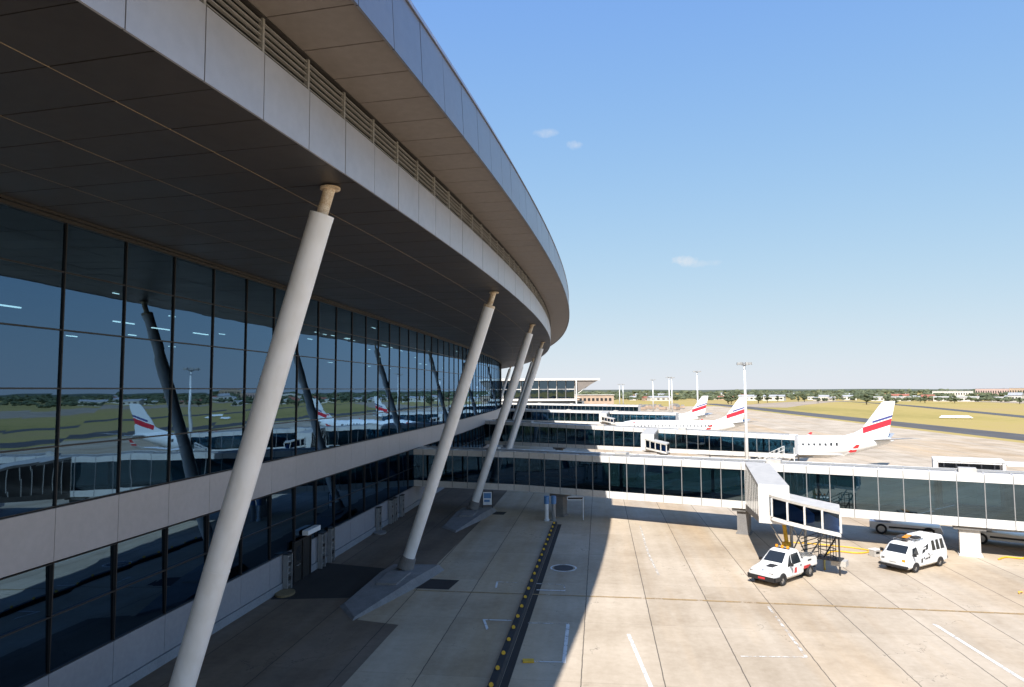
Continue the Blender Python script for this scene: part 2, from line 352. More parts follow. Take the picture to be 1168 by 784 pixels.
def hill(a, r):
    k = 5*math.sin(a*7+1)+4*math.sin(a*17+.4)+2.5*math.sin(a*41); return -14 + sstep(4600, 7000, r)*(17+k)
hm = plain('far_hills', (.075,.085,.05), .95, 0, .35, .006)
hb = MB(); na = 240; hr = [4500, 5200, 6000, 7000, 9000]
for r in hr:
    for i in range(na+1): a = 2*math.pi*i/na; hb.v.append(Vector((r*math.sin(a), r*math.cos(a), hill(a, r))))
for j in range(len(hr)-1):
    for i in range(na): q = j*(na+1)+i; hb.f.append([q, q+1, q+na+2, q+na+1]); hb.m.append(0)
tag(hb.build('hills', hm), kind='structure')
apy = [-160, -80, 0, 80, 160, 240, 320, 400, 470]
sheet('apron', lambda u, y: ((-70 if u == 0 else 95.4+.1*(y)) , y), [0, 1], apy, 0.0, MT['apron'])
def road(name, p0, d, w, t0, t1, dz, mat, step=30):
    d = Vector(d).normalized(); nrm = Vector((d.y, -d.x)); k = int((t1-t0)/step)
    return sheet(name, lambda u, t: tuple(Vector(p0) + d*t + nrm*u), [0, w/2, w], [t0 + (t1-t0)*i/k for i in range(k+1)], dz, mat)
road('taxiway', (114.5, 148), (.1, 1), 13.5, -330, 420, .006, MT['asphalt'])
road('far_taxiway', (205, 280), (.33, 1), 9, -400, 900, .01, MT['asphalt'])
MT['dirt'] = plain('bare_dirt', (.36,.28,.20), .95, 0, .25, .03)
road('dirt_verge', (300, 300), (.45, 1), 70, -300, 900, .004, MT['dirt'])
road('dirt_verge', (170, 500), (.6, 1), 40, -60, 500, .005, MT['dirt'])

# ================================================================== TERMINAL geometry lines
SL = [(-60,.145),(28,.139),(80,.125),(100,.1),(120,.085),(140,.065),(160,.01),(180,-.08),(200,-.18),(220,-.33),(300,-.50),(330,-.56)]
def slope(y):
    for (a, s), (b, t) in zip(SL, SL[1:]):
        if a <= y <= b: return s + (t-s)*(y-a)/(b-a)
    return SL[-1][1]
XW = {28: -15.9}
def wall_x(y):
    x = -15.9; n = max(1, int(abs(y-28)/2)); h = (y-28)/n
    for i in range(n): x += slope(28 + h*(i+.5))*h
    return x
BAY = 3.17
WP = [Vector((wall_x(24.5), 24.5))]
def march(p, s):
    k = slope(p.y + s*.5); d = Vector((k, 1)).normalized(); y = p.y + d.y*s; return Vector((wall_x(y), y))
q = WP[0]
while q.y < 262: q = march(q, BAY); WP.append(q)
q = WP[0]
while q.y > -26: q = march(q, -BAY); WP.insert(0, q)
def wn(i):
    a, b = WP[max(0, i-1)], WP[min(len(WP)-1, i+1)]; d = (b-a).normalized(); return Vector((d.y, -d.x))
EC = Vector((-428.66, 115.89)); RE = 434.6
def ept(ang, r): return Vector((EC.x + r*math.cos(ang), EC.y + r*math.sin(ang)))
def eang(y, r=RE): return math.asin(max(-1, min(1, (y-EC.y)/r)))
def V3(p, z): return Vector((p.x, p.y, z))

terminal = thing('airport_terminal', 'long curved airport terminal with mirrored blue glazing and overhanging panelled roof', 'terminal', (-20, 40, 0))
ZL = [7.92, 10.06, 12.14, 14.26, 16.38, 18.48]
zb0, zb1, zs = 5.95, 7.92, 2.15
band, basep, plinth, back, back2 = MB(), MB(), MB(), MB(), MB()
for i in range(len(WP)-1):
    p, q = WP[i], WP[i+1]; n0, n1 = wn(i), wn(i+1); d = (q-p).normalized(); nb = Vector((d.y, -d.x))
    near = p.y < 200
    def pt(t, off, z):
        b = p + (q-p)*t + nb*off; return V3(b, z)
    def slab(mb, t0, t1, o0, o1, z0, z1, m=0):
        mb.hexa([pt(t0,o0,z0), pt(t1,o0,z0), pt(t1,o1,z0), pt(t0,o1,z0), pt(t0,o0,z1), pt(t1,o0,z1), pt(t1,o1,z1), pt(t0,o1,z1)], m)
    g = .012/BAY
    slab(band, g, 1-g, -.04, .06, zb0+.05, zb1-.05)
    slab(basep, g, 1-g, -.04, .05, .47, zs-.04)
    slab(plinth, 0, 1, -.05, .12, 0, .44)
    slab(back, 0, 1, -.3, -.05, zb0+.012, zb1-.012); slab(back2, 0, 1, -.3, -.05, .01, zs-.012)
    # glazing: every bay is one window with its own frame
    for nm, zz in (('curtain_window', ZL), ('ribbon_window', [zs, 4.08, zb0])):
        w = MB()
        for a, b in zip(zz, zz[1:]):
            j = [random.uniform(-.003, .003) for _ in range(4)]
            ta, tb = (0, 0) if nm == 'curtain_window' else (-.085*(a-zs)/3.8, -.085*(b-zs)/3.8)      # ribbon glazing leans back a touch
            w.face([pt(0,j[0]+ta,a), pt(1,j[1]+ta,a), pt(1,j[2]+tb,b), pt(0,j[3]+tb,b)])
        wo_ = w.build(nm, MT['wglass'], terminal, recalc=False)
        fr = MB(); tm = .024/BAY
        slab(fr, -tm, tm, -.11, .07, zz[0], zz[-1])
        for k, z in enumerate(zz):
            h = .028
            slab(fr, tm*1.001, 1-tm*1.001, -.1, .055, z-h if k else z, z+h if k < len(zz)-1 else z)
        fr.build('window_frame', MT['mull'], wo_)
band.build('band_cladding', MT['band'], terminal); basep.build('base_cladding', MT['base'], terminal)
plinth.build('plinth', MT['plinth'], terminal); back.build('band_core', MT['gap'], terminal); back2.build('base_core', MT['gap'], terminal)
# interior: floors, ceilings, back wall, lit tube lamps
inn = MB(); cei = MB()
for i in range(0, len(WP)-1):
    p, q = WP[i], WP[i+1]; a0, a1 = wn(i), wn(i+1)
    def st(mb, o0, o1, z0, z1):
        mb.hexa([V3(p-a0*o0,z0), V3(q-a1*o0,z0), V3(q-a1*o1,z0), V3(p-a0*o1,z0), V3(p-a0*o0,z1), V3(q-a1*o0,z1), V3(q-a1*o1,z1), V3(p-a0*o1,z1)])
    st(inn, .31, 16, 6.6, 7.4); st(inn, 16, 16.3, 0, 20); st(cei, .12, 16, 18.2, 18.46); st(inn, .35, 16, .0, .08)
e0, e1 = WP[0], WP[-1]
for p, a in ((e0, wn(0)), (e1, wn(len(WP)-1))):
    d = Vector((-a.y, a.x)); inn.hexa([V3(p,0), V3(p-a*16,0), V3(p-a*16+d*.2,0), V3(p+d*.2,0), V3(p,20), V3(p-a*16,20), V3(p-a*16+d*.2,20), V3(p+d*.2,20)])
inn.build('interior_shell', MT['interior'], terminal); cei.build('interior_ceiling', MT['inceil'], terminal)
rl = random.Random(3); nl = 0
for i in range(14, 44):
    for off in (2.5, 6.5, 10.5):
        if rl.random() < .45 or nl > 60: continue
        p = WP[i] - wn(i)*(off + rl.uniform(-.4,.4)); d = (WP[i+1]-WP[i]).normalized(); z = rl.choice([18.1, 16.6, 15.2])
        MB().box((p.x, p.y, z), (.08, rl.uniform(.5,1.5), .05), -math.atan2(d.x, d.y)).build('tube_lamp', MT['lamp'], terminal); nl += 1

# lower soffit with joints, bright seams and trim by the wall
A0, A1 = eang(-26), eang(255)
def arc_angles(step):
    n = int((A1-A0)*RE/step); return [A0 + (A1-A0)*k/n for k in range(n+1)]
ZS = 18.4
sof = MB(); sofb = MB()
def inner(a, keep=.05):
    """radius where the wall line stands at this bearing from the roof's centre"""
    y = EC.y + (RE-9)*math.sin(a); r = RE-9
    for _ in range(6):
        y = EC.y + r*math.sin(a); x = wall_x(max(-58, min(325, y))); r = (x-EC.x)/math.cos(a)
    return r - keep
angs = arc_angles(1.66)
inr = [inner(a, .4) for a in angs]
for k in range(len(angs)-1):
    a, b = angs[k], angs[k+1]; e = .017/RE; a2, b2 = a+e, b-e
    rs_a = [RE-.02, RE-2.6, RE-5.8, RE-9.0]; rs_b = list(rs_a)
    rs_a = [r for r in rs_a if r > inr[k]+.6] + [inr[k]]; rs_b = [r for r in rs_b if r > inr[k+1]+.6] + [inr[k+1]]
    m_ = min(len(rs_a), len(rs_b)); rs_a = rs_a[:m_-1]+[rs_a[-1]]; rs_b = rs_b[:m_-1]+[rs_b[-1]]
    for j in range(m_-1):
        g0 = .022 if j else 0
        P = [ept(a2, rs_a[j]-g0), ept(b2, rs_b[j]-g0), ept(b2, rs_b[j+1]+.022), ept(a2, rs_a[j+1]+.022)]
        dzr = random.uniform(-.004, .004)
        sof.hexa([V3(p, ZS+dzr) for p in P] + [V3(p, ZS+.03+dzr) for p in P])
        if j:
            P = [ept(a, rs_a[j]-.022), ept(b, rs_b[j]-.022), ept(b, rs_b[j]+.022), ept(a, rs_a[j]+.022)]
            sofb.hexa([V3(p, ZS+.008) for p in P] + [V3(p, ZS+.04) for p in P], 1)
    P = [ept(a, RE-.03), ept(b, RE-.03), ept(b, inr[k+1]), ept(a, inr[k])]
    sofb.hexa([V3(p, ZS+.05) for p in P] + [V3(p, ZS+.12) for p in P], 0)
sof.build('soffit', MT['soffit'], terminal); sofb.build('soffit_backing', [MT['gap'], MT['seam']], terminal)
tr = MB()
for i in range(len(WP)-1):
    p, q = WP[i], WP[i+1]; a0, a1 = wn(i), wn(i+1)
    for o0, o1, z0, z1 in ((-.1, .16, 18.18, 18.39), (.17, .34, 18.30, 18.392)):
        tr.hexa([V3(p+a0*o0,z0), V3(q+a1*o0,z0), V3(q+a1*o1,z0), V3(p+a0*o1,z0), V3(p+a0*o0,z1), V3(q+a1*o0,z1), V3(q+a1*o1,z1), V3(p+a0*o1,z1)])
tr.build('soffit_trim', MT['trim'], terminal)

# lower fascia, louvre, upper soffit, upper fascia, roof
fas, louv, us, uf, rf, bk = MB(), MB(), MB(), MB(), MB(), MB()
fa = arc_angles(2.05)
for k in range(len(fa)-1):
    a, b = fa[k], fa[k+1]; e = .016/RE; a2, b2 = a+e, b-e
    def strip(mb, r0, r1, z0, z1, aa=a, bb=b, r2=None, r3=None, m=0):
        r2 = r0 if r2 is None else r2; r3 = r1 if r3 is None else r3
        mb.hexa([V3(ept(aa,r0),z0), V3(ept(bb,r0),z0), V3(ept(bb,r1),z0), V3(ept(aa,r1),z0), V3(ept(aa,r2),z1), V3(ept(bb,r2),z1), V3(ept(bb,r3),z1), V3(ept(aa,r3),z1)], m)
    jr = random.uniform(-.006, .006)
    strip(fas, RE-.06+jr, RE+jr, ZS-.03, 19.97, a2, b2)
    strip(bk, RE-.3, RE-.09, ZS+.13, 19.95)
    strip(bk, RE-.8, RE-.7, 19.95, 20.84)
    strip(fas, RE-.69, RE-.05, 19.96, 20.0)
    # louvre: post and blades
    am = a; strip(louv, RE-.16, RE-.04, 20.0, 20.84, am-.04/RE, am+.04/RE)
    for z in (20.10, 20.27, 20.44, 20.61, 20.78):
        strip(louv, RE-.17, RE-.07, z-.035, z-.01, a+.042/RE, b-.042/RE, RE-.17, RE-.07)
    strip(uf, 436.93, 437.0, 20.82, 22.72, a2, b2, 436.83+jr, 436.9+jr)
    strip(uf, 436.6, 436.95, 22.745, 22.80, a, b, 436.6, 436.93)
    strip(uf, 436.72, 436.86, 22.81, 23.5, a2, b2, 436.42, 436.56)
    strip(bk, 436.45, 436.82, 20.95, 22.73); strip(bk, 436.3, 436.7, 22.81, 23.2, a, b, 436.2, 436.4)
    strip(rf, 405, 436.4, 23.2, 23.42); strip(bk, RE-.12, 436.8, 20.95, 21.0)
fu = arc_angles(1.66)
for k in range(len(fu)-1):
    a, b = fu[k]+.02/RE, fu[k+1]-.02/RE
    P = [ept(a, RE-.28), ept(b, RE-.28), ept(b, 436.92), ept(a, 436.92)]
    us.hexa([V3(p, 20.88) for p in P] + [V3(p, 20.92) for p in P])
    P = [ept(fu[k], RE-.3), ept(fu[k+1], RE-.3), ept(fu[k+1], RE+.02), ept(fu[k], RE+.02)]
    us.hexa([V3(p, 20.84) for p in P] + [V3(p, 20.868) for p in P], 1)
fas.build('lower_fascia', MT['fascia'], terminal); louv.build('louvre_screen', MT['slat'], terminal)
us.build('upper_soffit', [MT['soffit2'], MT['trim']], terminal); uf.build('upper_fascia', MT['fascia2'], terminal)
rf.build('roof', MT['broof'], terminal); bk.build('fascia_backing', MT['gap'], terminal)
# slanted columns
top0 = eang(20.78, RE-1); dstep = 23.35/(RE-1)
for k in range(10):
    a = top0 + dstep*k - (1.0/RE if k == 2 else 0); T = ept(a, RE-1.05); B = ept(a, RE-6.95)
    if k == 0: B = B + Vector((.33, 0))
    b3, t3 = V3(B, .55), V3(T, 18.38); ax = (t3-b3); L_ = ax.length; u = ax/L_
    c = MB(); m1 = b3 + u*(L_*.951)
    c.tube([b3, b3 + u*(L_*.5), m1], [.385, .40, .37], 28)
    col = c.build('column', MT['column'], terminal, smooth=True, autosmooth=True)
    for q_ in (.33, .66):
        wv_ = b3 + u*(L_*q_); rr_ = (.402 if q_ < .5 else .396)
        wd_ = MB(); wd_.tube([wv_ - u*.02, wv_ + u*.02], [rr_, rr_], 28); wd_.build('weld_band', MT['column'], col, smooth=True, autosmooth=True)
    pn = MB(); pn.tube([m1 - u*.3, t3 - u*.05], .18, 16); pn.build('column_pin', MT['rust'], col, smooth=True, autosmooth=True)
    cp = MB(); cp.disc(t3 - Vector((0,0,.06)), (0,0,1), .31, .07, 24); cp.build('column_cap_plate', MT['rust'], col)
    rg = MB(); rg.tube([m1 - u*.16, m1 + u*.012], [.378, .378], 28); rg.build('column_collar', MT['rust'] if k == 1 else MT['column'], col, smooth=True, autosmooth=True)
    # sloped footing
    d = Vector((-math.sin(a), math.cos(a))); nn = Vector((math.cos(a), math.sin(a)))
    f = MB()
    def fp(s, t, z): return V3(B + d*s + nn*t, z)
    f.hexa([fp(-6.4,-1.7,0), fp(-8.6,.0,0), fp(-2.0,1.55,0), fp(-1.0,-1.5,0), fp(-6.2,-1.5,.12), fp(-8.3,.0,.12), fp(-2.0,1.3,.5), fp(-1.0,-1.3,.5)])
    f.hexa([fp(-.99,-1.5,0), fp(-1.98,1.56,0), fp(1.9,2.1,0), fp(1.6,-1.4,0), fp(-.99,-1.3,.503), fp(-1.98,1.3,.503), fp(1.5,1.8,.44), fp(1.2,-1.2,.44)]); f.hexa([fp(-3.4,-.75,.1), fp(-3.4,.6,.1), fp(-1.1,.75,.1), fp(-1.1,-.8,.1), fp(-3.3,-.7,.48), fp(-3.3,.55,.48), fp(-1.1,.7,.60), fp(-1.1,-.75,.60)])
    f.tube([V3(B,.55), V3(B,.55)+u*.75], [.54,.48], 20)
    f.build('column_footing', MT['concrete'], terminal)

# doors, guards and fittings along the foot of the wall
def wall_pt(y, off=0.0):
    x = wall_x(y); k = slope(y); d = Vector((k, 1)).normalized(); n = Vector((d.y, -d.x)); return Vector((x, y)) + n*off, d, n
def wbox(mb, y0, y1, o0, o1, z0, z1, m=0):
    a, d, n = wall_pt(y0); b, _, _ = wall_pt(y1)
    mb.hexa([V3(a+n*o0,z0), V3(b+n*o0,z0), V3(b+n*o1,z0), V3(a+n*o1,z0), V3(a+n*o0,z1), V3(b+n*o0,z1), V3(b+n*o1,z1), V3(a+n*o1,z1)], m)
dr = MB(); wbox(dr, 43.0, 45.3, .125, .17, .02, 2.5)
door = dr.build('service_door', MT['gap'], terminal)
df = MB(); wbox(df, 42.9, 43.0, .1, .24, .01, 2.6); wbox(df, 44.12, 44.2, .171, .24, .01, 2.5); wbox(df, 45.3, 45.4, .1, .24, .01, 2.6); wbox(df, 43.0, 45.3, .171, .24, 2.5, 2.6)
df.build('door_frame', MT['mull'], door)
dh = MB(); wbox(dh, 43.4, 43.9, .171, .23, 1.02, 1.07); dh.build('door_handle', MT['chrome'], door)
dg = MB(); wbox(dg, 43.35, 44.0, .171, .18, 1.3, 2.2); dg.build('door_pane', MT['vglass'], door)
cn = MB(); wbox(cn, 44.3, 46.2, .09, .5, 2.72, 3.02); cn.build('door_canopy_sign', MT['signw'], terminal)
for y, h in ((42.0, 2.1), (47.0, 2.3), (48.6, 2.35), (58.8, 2.0), (62.2, 2.1), (63.4, 2.1), (65.6, 2.0)):
    g = MB()
    for o in (-.28, .28): wbox(g, y+o-.05, y+o+.05, .13, .42, .01, h)
    for z in (.25, .6, .95, 1.3, 1.65, h-.15): wbox(g, y-.22, y+.22, .2, .34, z-.04, z+.04)
    k = g; n_ = len(g.f); wbox(k, y-.35, y+.35, .12, .46, h+.002, h+.06); wbox(k, y-.2, y+.2, .345, .40, .55, .75); wbox(k, y-.2, y+.2, .345, .40, 1.42, 1.58); k.m[n_:] = [1]*(len(k.m)-n_); k.build('wall_guard_frame', [MT['steel'], MT['black']], terminal)
for y in (41.0, 58.0):
    p, d, n = wall_pt(y, .62)
    m = MB(); m.prism([(p.x+.55*math.cos(t*math.pi/8), p.y+.75*math.sin(t*math.pi/8)) for t in range(16)], .004, .13); tag(m.build('stone_drain_block', MT['dblock'] if y < 50 else MT['concrete']), 'ochre stained low drain block at the foot of the wall by the door' if y < 50 else 'pale low drain block at the foot of the wall before the far guard frames', 'drain block')

# ================================================================== GROUND PAINT AND FLAT WORK
def flat(name, poly, z, mat, kind='structure'):
    o = MB().face([(p[0], p[1], z) for p in poly]).build(name, mat); return tag(o, kind=kind)
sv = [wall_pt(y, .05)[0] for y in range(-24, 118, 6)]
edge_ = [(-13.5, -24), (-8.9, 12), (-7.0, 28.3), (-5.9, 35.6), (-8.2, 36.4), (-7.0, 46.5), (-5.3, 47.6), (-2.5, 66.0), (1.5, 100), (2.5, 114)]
flat('dark_ground_strip', [(p.x, p.y) for p in sv] + list(reversed(edge_)), .006, MT['service'])  # ground drawn darker from the wall out to a sharp edge
flat('asphalt_patch', [(-14.0,39.9), (-14.55,43), (-13.1,48.2), (-8.6,46.6), (-8.9,40.2)], .011, MT['mat'])
flat('asphalt_patch', [(-6.1,42.0), (-3.9,41.7), (-3.4,43.7), (-5.6,44.1)], .011, MT['mat'])
flat('asphalt_patch', [(-3.4,66.5), (-.9,66.1), (-.6,67.6), (-3.1,68.1)], .011, MT['mat'])
def pmat(name, col, thr=.36, soft=.12, top=1.0):
    """worn road paint: noise eats holes so the concrete below shows"""
    m, n, b = new_mat(name); tc = N(n, 'ShaderNodeTexCoord'); nz = N(n, 'ShaderNodeTexNoise'); nz.inputs['Scale'].default_value = 2.2; nz.inputs['Detail'].default_value = 9; nz.inputs['Roughness'].default_value = .75
    n.links.new(tc.outputs['Object'], nz.inputs['Vector']); mr = N(n, 'ShaderNodeMapRange'); mr.inputs['From Min'].default_value = thr; mr.inputs['From Max'].default_value = thr+soft; mr.inputs['To Max'].default_value = top
    n.links.new(nz.outputs[0], mr.inputs['Value']); n.links.new(mr.outputs[0], b.inputs['Alpha']); b.inputs['Base Color'].default_value = (*col, 1); b.inputs['Roughness'].default_value = .7
    return m
PW, PWF, PY, PYD = pmat('worn_white_paint', (.74,.73,.71)), pmat('faded_white_paint', (.66,.62,.56), .44), pmat('worn_yellow_paint', (.36,.235,.10), .38), pmat('bright_yellow_paint', (.68,.40,.03), .4)
def stripe(pts, w, mat, z=.014, name='painted_line'):
    mb = MB()
    for a, b in zip(pts, pts[1:]):
        a, b = Vector(a), Vector(b); d = (b-a).normalized(); n = Vector((-d.y, d.x))*w/2; L = (b-a).length; k = max(1, int(L/2))
        for i in range(k):
            p, q = a + (b-a)*i/k, a + (b-a)*(i+1)/k; mb.face([(*(p-n), z), (*(q-n), z), (*(q+n), z), (*(p+n), z)])
    return tag(mb.build(name, mat), kind='structure')
stripe([(-6.0,41.6), (8.0,39.75)], .16, PY); stripe([(8.0,39.75), (45,33.9)], .2, PY, .014)
stripe([(2.8,35.6), (2.2,30.6)], .17, PW); stripe([(.75,35.75), (2.8,35.6)], .12, PWF, .018); stripe([(-1.6,36.3), (-.1,36.15)], .13, PW); stripe([(-1.55,36.3), (-1.3,34.8)], .13, PW, .018)
stripe([(.55,30.8), (2.25,30.7)], .1, PW, .018); stripe([(1.4,41.5), (3.1,41.3)], .14, PW, .022); stripe([(1.0,42.9), (3.15,42.6)], .1, PWF); stripe([(3.12,42.6), (3.1,41.4)], .1, PWF, .018)
stripe([(-1.0,43.3), (.9,42.9)], .1, PWF); stripe([(-1.0,43.3), (-1.05,42.0)], .12, PW, .018)
stripe([(5.64,34.1), (5.5,26)], .17, PW); stripe([(14.05,38.2), (13.1,31.15)], .14, PWF); stripe([(10.2,31.25), (13.1,31.1)], .12, PWF, .018); stripe([(21.4,35.3), (20.8,27)], .18, PW)
stripe([(11.2,60.5), (9.9,50.5), (9.4,44.6)], .16, PWF)
c = MB()
for t in range(28):
    a, b = 2*math.pi*t/28, 2*math.pi*(t+1)/28
    c.face([(3.4+.78*math.cos(a), 46.5+.8*math.sin(a), .016), (3.4+.78*math.cos(b), 46.5+.8*math.sin(b), .016), (3.4+.9*math.cos(b), 46.5+.94*math.sin(b), .016), (3.4+.9*math.cos(a), 46.5+.94*math.sin(a), .016)])
tag(c.build('painted_ring', PW), kind='structure')
c = MB().prism([(3.4+.66*math.cos(2*math.pi*t/24), 46.5+.68*math.sin(2*math.pi*t/24)) for t in range(24)], .004, .03)
tag(c.build('manhole_cover', MT['dsteel']), 'round dark iron manhole cover inside the painted white ring', 'manhole cover')
c = MB().box((.55+.1, 30.82, .035), (.5, .34, .06)); tag(c.build('floor_marker', MT['yellow']), 'small yellow floor marker at the end of a white line', 'marker')
# kerb of black rubber with yellow reflectors
k0, k1 = Vector((-3.5, 9.0)), Vector((3.75, 61.4)); kd = (k1-k0).normalized(); kn = Vector((kd.y, -kd.x))
kerb = thing('rubber_kerb', 'long black rubber kerb studded with yellow reflectors on shaded concrete', 'kerb', (k0.x, k0.y, 0))
b = MB(); L = (k1-k0).length; n = int(L/1.2)
for i in range(n):
    p, q = k0 + kd*(L*i/n+.012), k0 + kd*(L*(i+1)/n-.012)
    b.hexa([V3(p-kn*.24,0), V3(q-kn*.24,0), V3(q+kn*.24,0), V3(p+kn*.24,0), V3(p-kn*.16,.24), V3(q-kn*.16,.24), V3(q+kn*.16,.24), V3(p+kn*.16,.24)])
b.build('kerb_body', MT['rubber'], kerb)
st_ = 1.65
for i in range(int(L/st_)):
    p = k0 + kd*(.8+i*st_); r = MB(); ax = Vector((-kd.x*.8, -kd.y*.8, .6))
    r.disc(V3(p, .30), ax, .09, .05, 14); r.build('reflector', MT['yellow'], kerb)
flat('kerb_shade_strip', [tuple(k0+kn*.26), tuple(k1+kn*.26), tuple(k1+kn*.6), tuple(k0+kn*.6)], .010, MT['mat'])  # flat dark strip painted beside the kerb as its shade

# ================================================================== BOARDING BRIDGES
def bridge(label, pts, zb, ztop, depth, piers, stub=None, farcab=None):
    """pts: near face line; zb, ztop: (start, end) heights; depth towards the far side"""
    pts = [Vector(p) for p in pts]; Ls = [(b-a).length for a, b in zip(pts, pts[1:])]; LT = sum(Ls)
    def at(s):
        for a, b, l in zip(pts, pts[1:], Ls):
            if s <= l or b is pts[-1]: return a + (b-a)*(s/l), (b-a).normalized()
            s -= l
    def P(s, o, z): p, d = at(s); n = Vector((-d.y, d.x)); return V3(p + n*o, z)      # o grows away from the near face
    root, _ = at(0); mid = P(LT/2, depth/2, 0)
    th = thing('boarding_bridge', label, 'boarding bridge', (mid.x, mid.y, 0), 0, 'boarding bridges reaching out from the terminal')
    n = max(6, round(LT/1.66)); ss = [LT*i/n for i in range(n+1)]
    clad, roof, floor, und = MB(), MB(), MB(), MB()
    def zz(s): t = s/LT; return lerp(zb[0], zb[1], t), lerp(ztop[0], ztop[1], t)
    def hx(mb, a, b, o0, o1, f0, f1, m=0):
        """f: heights as (fraction base, offset): 0 bottom, 1 top"""
        za0, za1 = zz(a); zc0, zc1 = zz(b)
        def h(z0, z1, f): return (z0 if f[0] == 0 else z1) + f[1]
        mb.hexa([P(a,o0,h(za0,za1,f0)), P(b,o0,h(zc0,zc1,f0)), P(b,o1,h(zc0,zc1,f0)), P(a,o1,h(za0,za1,f0)), P(a,o0,h(za0,za1,f1)), P(b,o0,h(zc0,zc1,f1)), P(b,o1,h(zc0,zc1,f1)), P(a,o1,h(za0,za1,f1))], m)
    for a, b in zip(ss, ss[1:]):
        for o0, o1 in ((0, .1), (depth-.1, depth)):
            hx(clad, a+.012, b-.012, o0, o1, (0,0), (0,.62)); hx(clad, a+.012, b-.012, o0, o1, (1,-.58), (1,0))
        hx(und, a, b, .02, depth-.02, (0,.05), (0,.35)); hx(floor, a, b, .12, depth-.12, (0,.36), (0,.40))
        hx(roof, a, b, .105, depth-.105, (1,-.12), (1,-.03)); hx(roof, a, a+.07, .11, depth-.11, (1,-.029), (1,.02))
    for s in (0.0, LT):
        d = .05 if s == 0 else -.05
        hx(clad, min(s, s+d), max(s, s+d), .11, depth-.11, (0,.41), (1,-.13))
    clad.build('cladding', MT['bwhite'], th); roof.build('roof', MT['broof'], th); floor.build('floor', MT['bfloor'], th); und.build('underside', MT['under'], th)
    tray = MB(); hx(tray, 1.0, LT-1.0, depth*.62, depth*.62+.28, (1,.021), (1,.14)); tray.build('cable_tray', MT['bmull'], th)
    for i in range(5, n-2, 8):
        u_ = MB(); hx(u_, ss[i]+.2, ss[i]+1.3, depth*.25, depth*.5, (1,-.028), (1,.30)); u_.build('roof_unit', MT['ribbed'], th)
    for side, o in ((0, .05), (1, depth-.05)):
        for a, b in zip(ss, ss[1:]):
            w = MB(); za0, za1 = zz(a); zc0, zc1 = zz(b); j = [random.uniform(-.002,.002) for _ in range(4)]
            F4 = [P(a,o+j[0],za0+.6), P(b,o+j[1],zc0+.6), P(b,o+j[2],zc1-.56), P(a,o+j[3],za1-.56)]; w.face(F4 if side == 0 else F4[::-1])
            wo2 = w.build('window', MT['bglass'], th, recalc=False)
            if side == 0:
                f = MB(); hx(f, a-.03, a+.03, -.02, .12, (0,.03), (1,-.03)); f.build('mullion', MT['bmull'], wo2)
    ip = list(range(3, n, 5))
    for i in ip:
        x = ss[i] + .6; q = MB(); hx(q, x, x+.22, 1.0, 1.25, (0,.41), (1,-.13)); q.build('interior_post', MT['signw'], th)
    for s, wd in piers:
        p, d = at(s); nrm = Vector((-d.y, d.x)); z0, _ = zz(s); c = p + nrm*(.35+.45); ang = math.atan2(d.y, d.x)
        pr = MB(); pr.box((c.x, c.y, (z0+.05)/2), (wd, .9, z0+.03), ang); pr.box((c.x, c.y, .06), (wd+.2, 1.1, .12), ang); pr.box((*(c - nrm*.453), z0/2), (.03, .006, z0-.3), ang, 0)
        pr.build('support_pier', MT['concrete'] if wd < 1.1 else MT['broof'], th)
        # shelf and pipe at the pier head
        hd = MB(); hd.box((c.x, c.y, z0-.12), (wd+.7, 1.3, .3), ang); hd.build('pier_head', MT['under'], th)
    if stub:
        sx, k = stub                                   # start along the bridge, scale
        A, d = at(sx); nn = Vector((d.y, -d.x)); ax = (nn*.962 + d*.262).normalized()
        B = A + d*1.95; z0, z1 = zz(sx); ln = 10.8*abs(k); fall = .2
        A1, B1 = A + ax*ln, B + ax*ln
        def sp(p, q, t, z): return V3(p + (q-p)*t, z)
        zt0, zt1, zl0, zl1 = z1+.03, z1-.28, z0+.4, z0+1.35
        t = MB()                                       # roof slab, floor slab, end wall, right wall
        t.hexa([V3(A-nn*.2,zt0-.22), V3(B-nn*.2,zt0-.22), V3(B1,zt1-.22), V3(A1,zt1-.22), V3(A-nn*.2,zt0), V3(B-nn*.2,zt0), V3(B1,zt1), V3(A1,zt1)], 1)
        t.hexa([V3(A,zl0-.5), V3(B,zl0-.5), V3(B1,zl1-.4), V3(A1,zl1-.4), V3(A,zl0), V3(B,zl0), V3(B1,zl1), V3(A1,zl1)], 2)
        e = ax*.08
        t.hexa([V3(A1-e,zl1-.41), V3(B1-e,zl1-.41), V3(B1+e,zl1-.41), V3(A1+e,zl1-.41), V3(A1-e,zt1+.01), V3(B1-e,zt1+.01), V3(B1+e,zt1+.01), V3(A1+e,zt1+.01)], 0)
        tun = t.build('tunnel', [MT['bwhite'], MT['ribbed'], MT['under']], th)
        for S0, S1, sgn in ((A, A1, -1), (B, B1, 1)):
            pan = MB(); nr = 8
            for i in range(nr+1):
                p = S0 + (S1-S0)*(i/nr)*.985; zl, zt = lerp(zl0, zl1, i/nr), lerp(zt0, zt1, i/nr)-.22
                MB().box((*(p), (zl+zt)/2), (.055, .025, zt-zl), math.atan2(ax.y, ax.x)).build('tunnel_rib', MT['bwhite'], tun)
            q0, q1 = S0 - d*sgn*.03, S1 - d*sgn*.03
            F4 = [V3(q0,zl0), V3(q1,zl1), V3(q1,zt1-.22), V3(q0,zt0-.22)]; pan.face(F4 if sgn < 0 else F4[::-1])
            pan.build('tunnel_window', MT['tunglass'], tun, recalc=False)
        # docking cab: curved plan, five glazed facets
        C0 = A1 + ax*.22 + d*.3; u, w = (d*.985 + ax*(.17)).normalized(), (ax*.985 - d*.17).normalized()
        PL = [(0,-.55), (.55,0), (1.55,.3), (2.6,.45), (3.65,.45), (4.7,.4)]
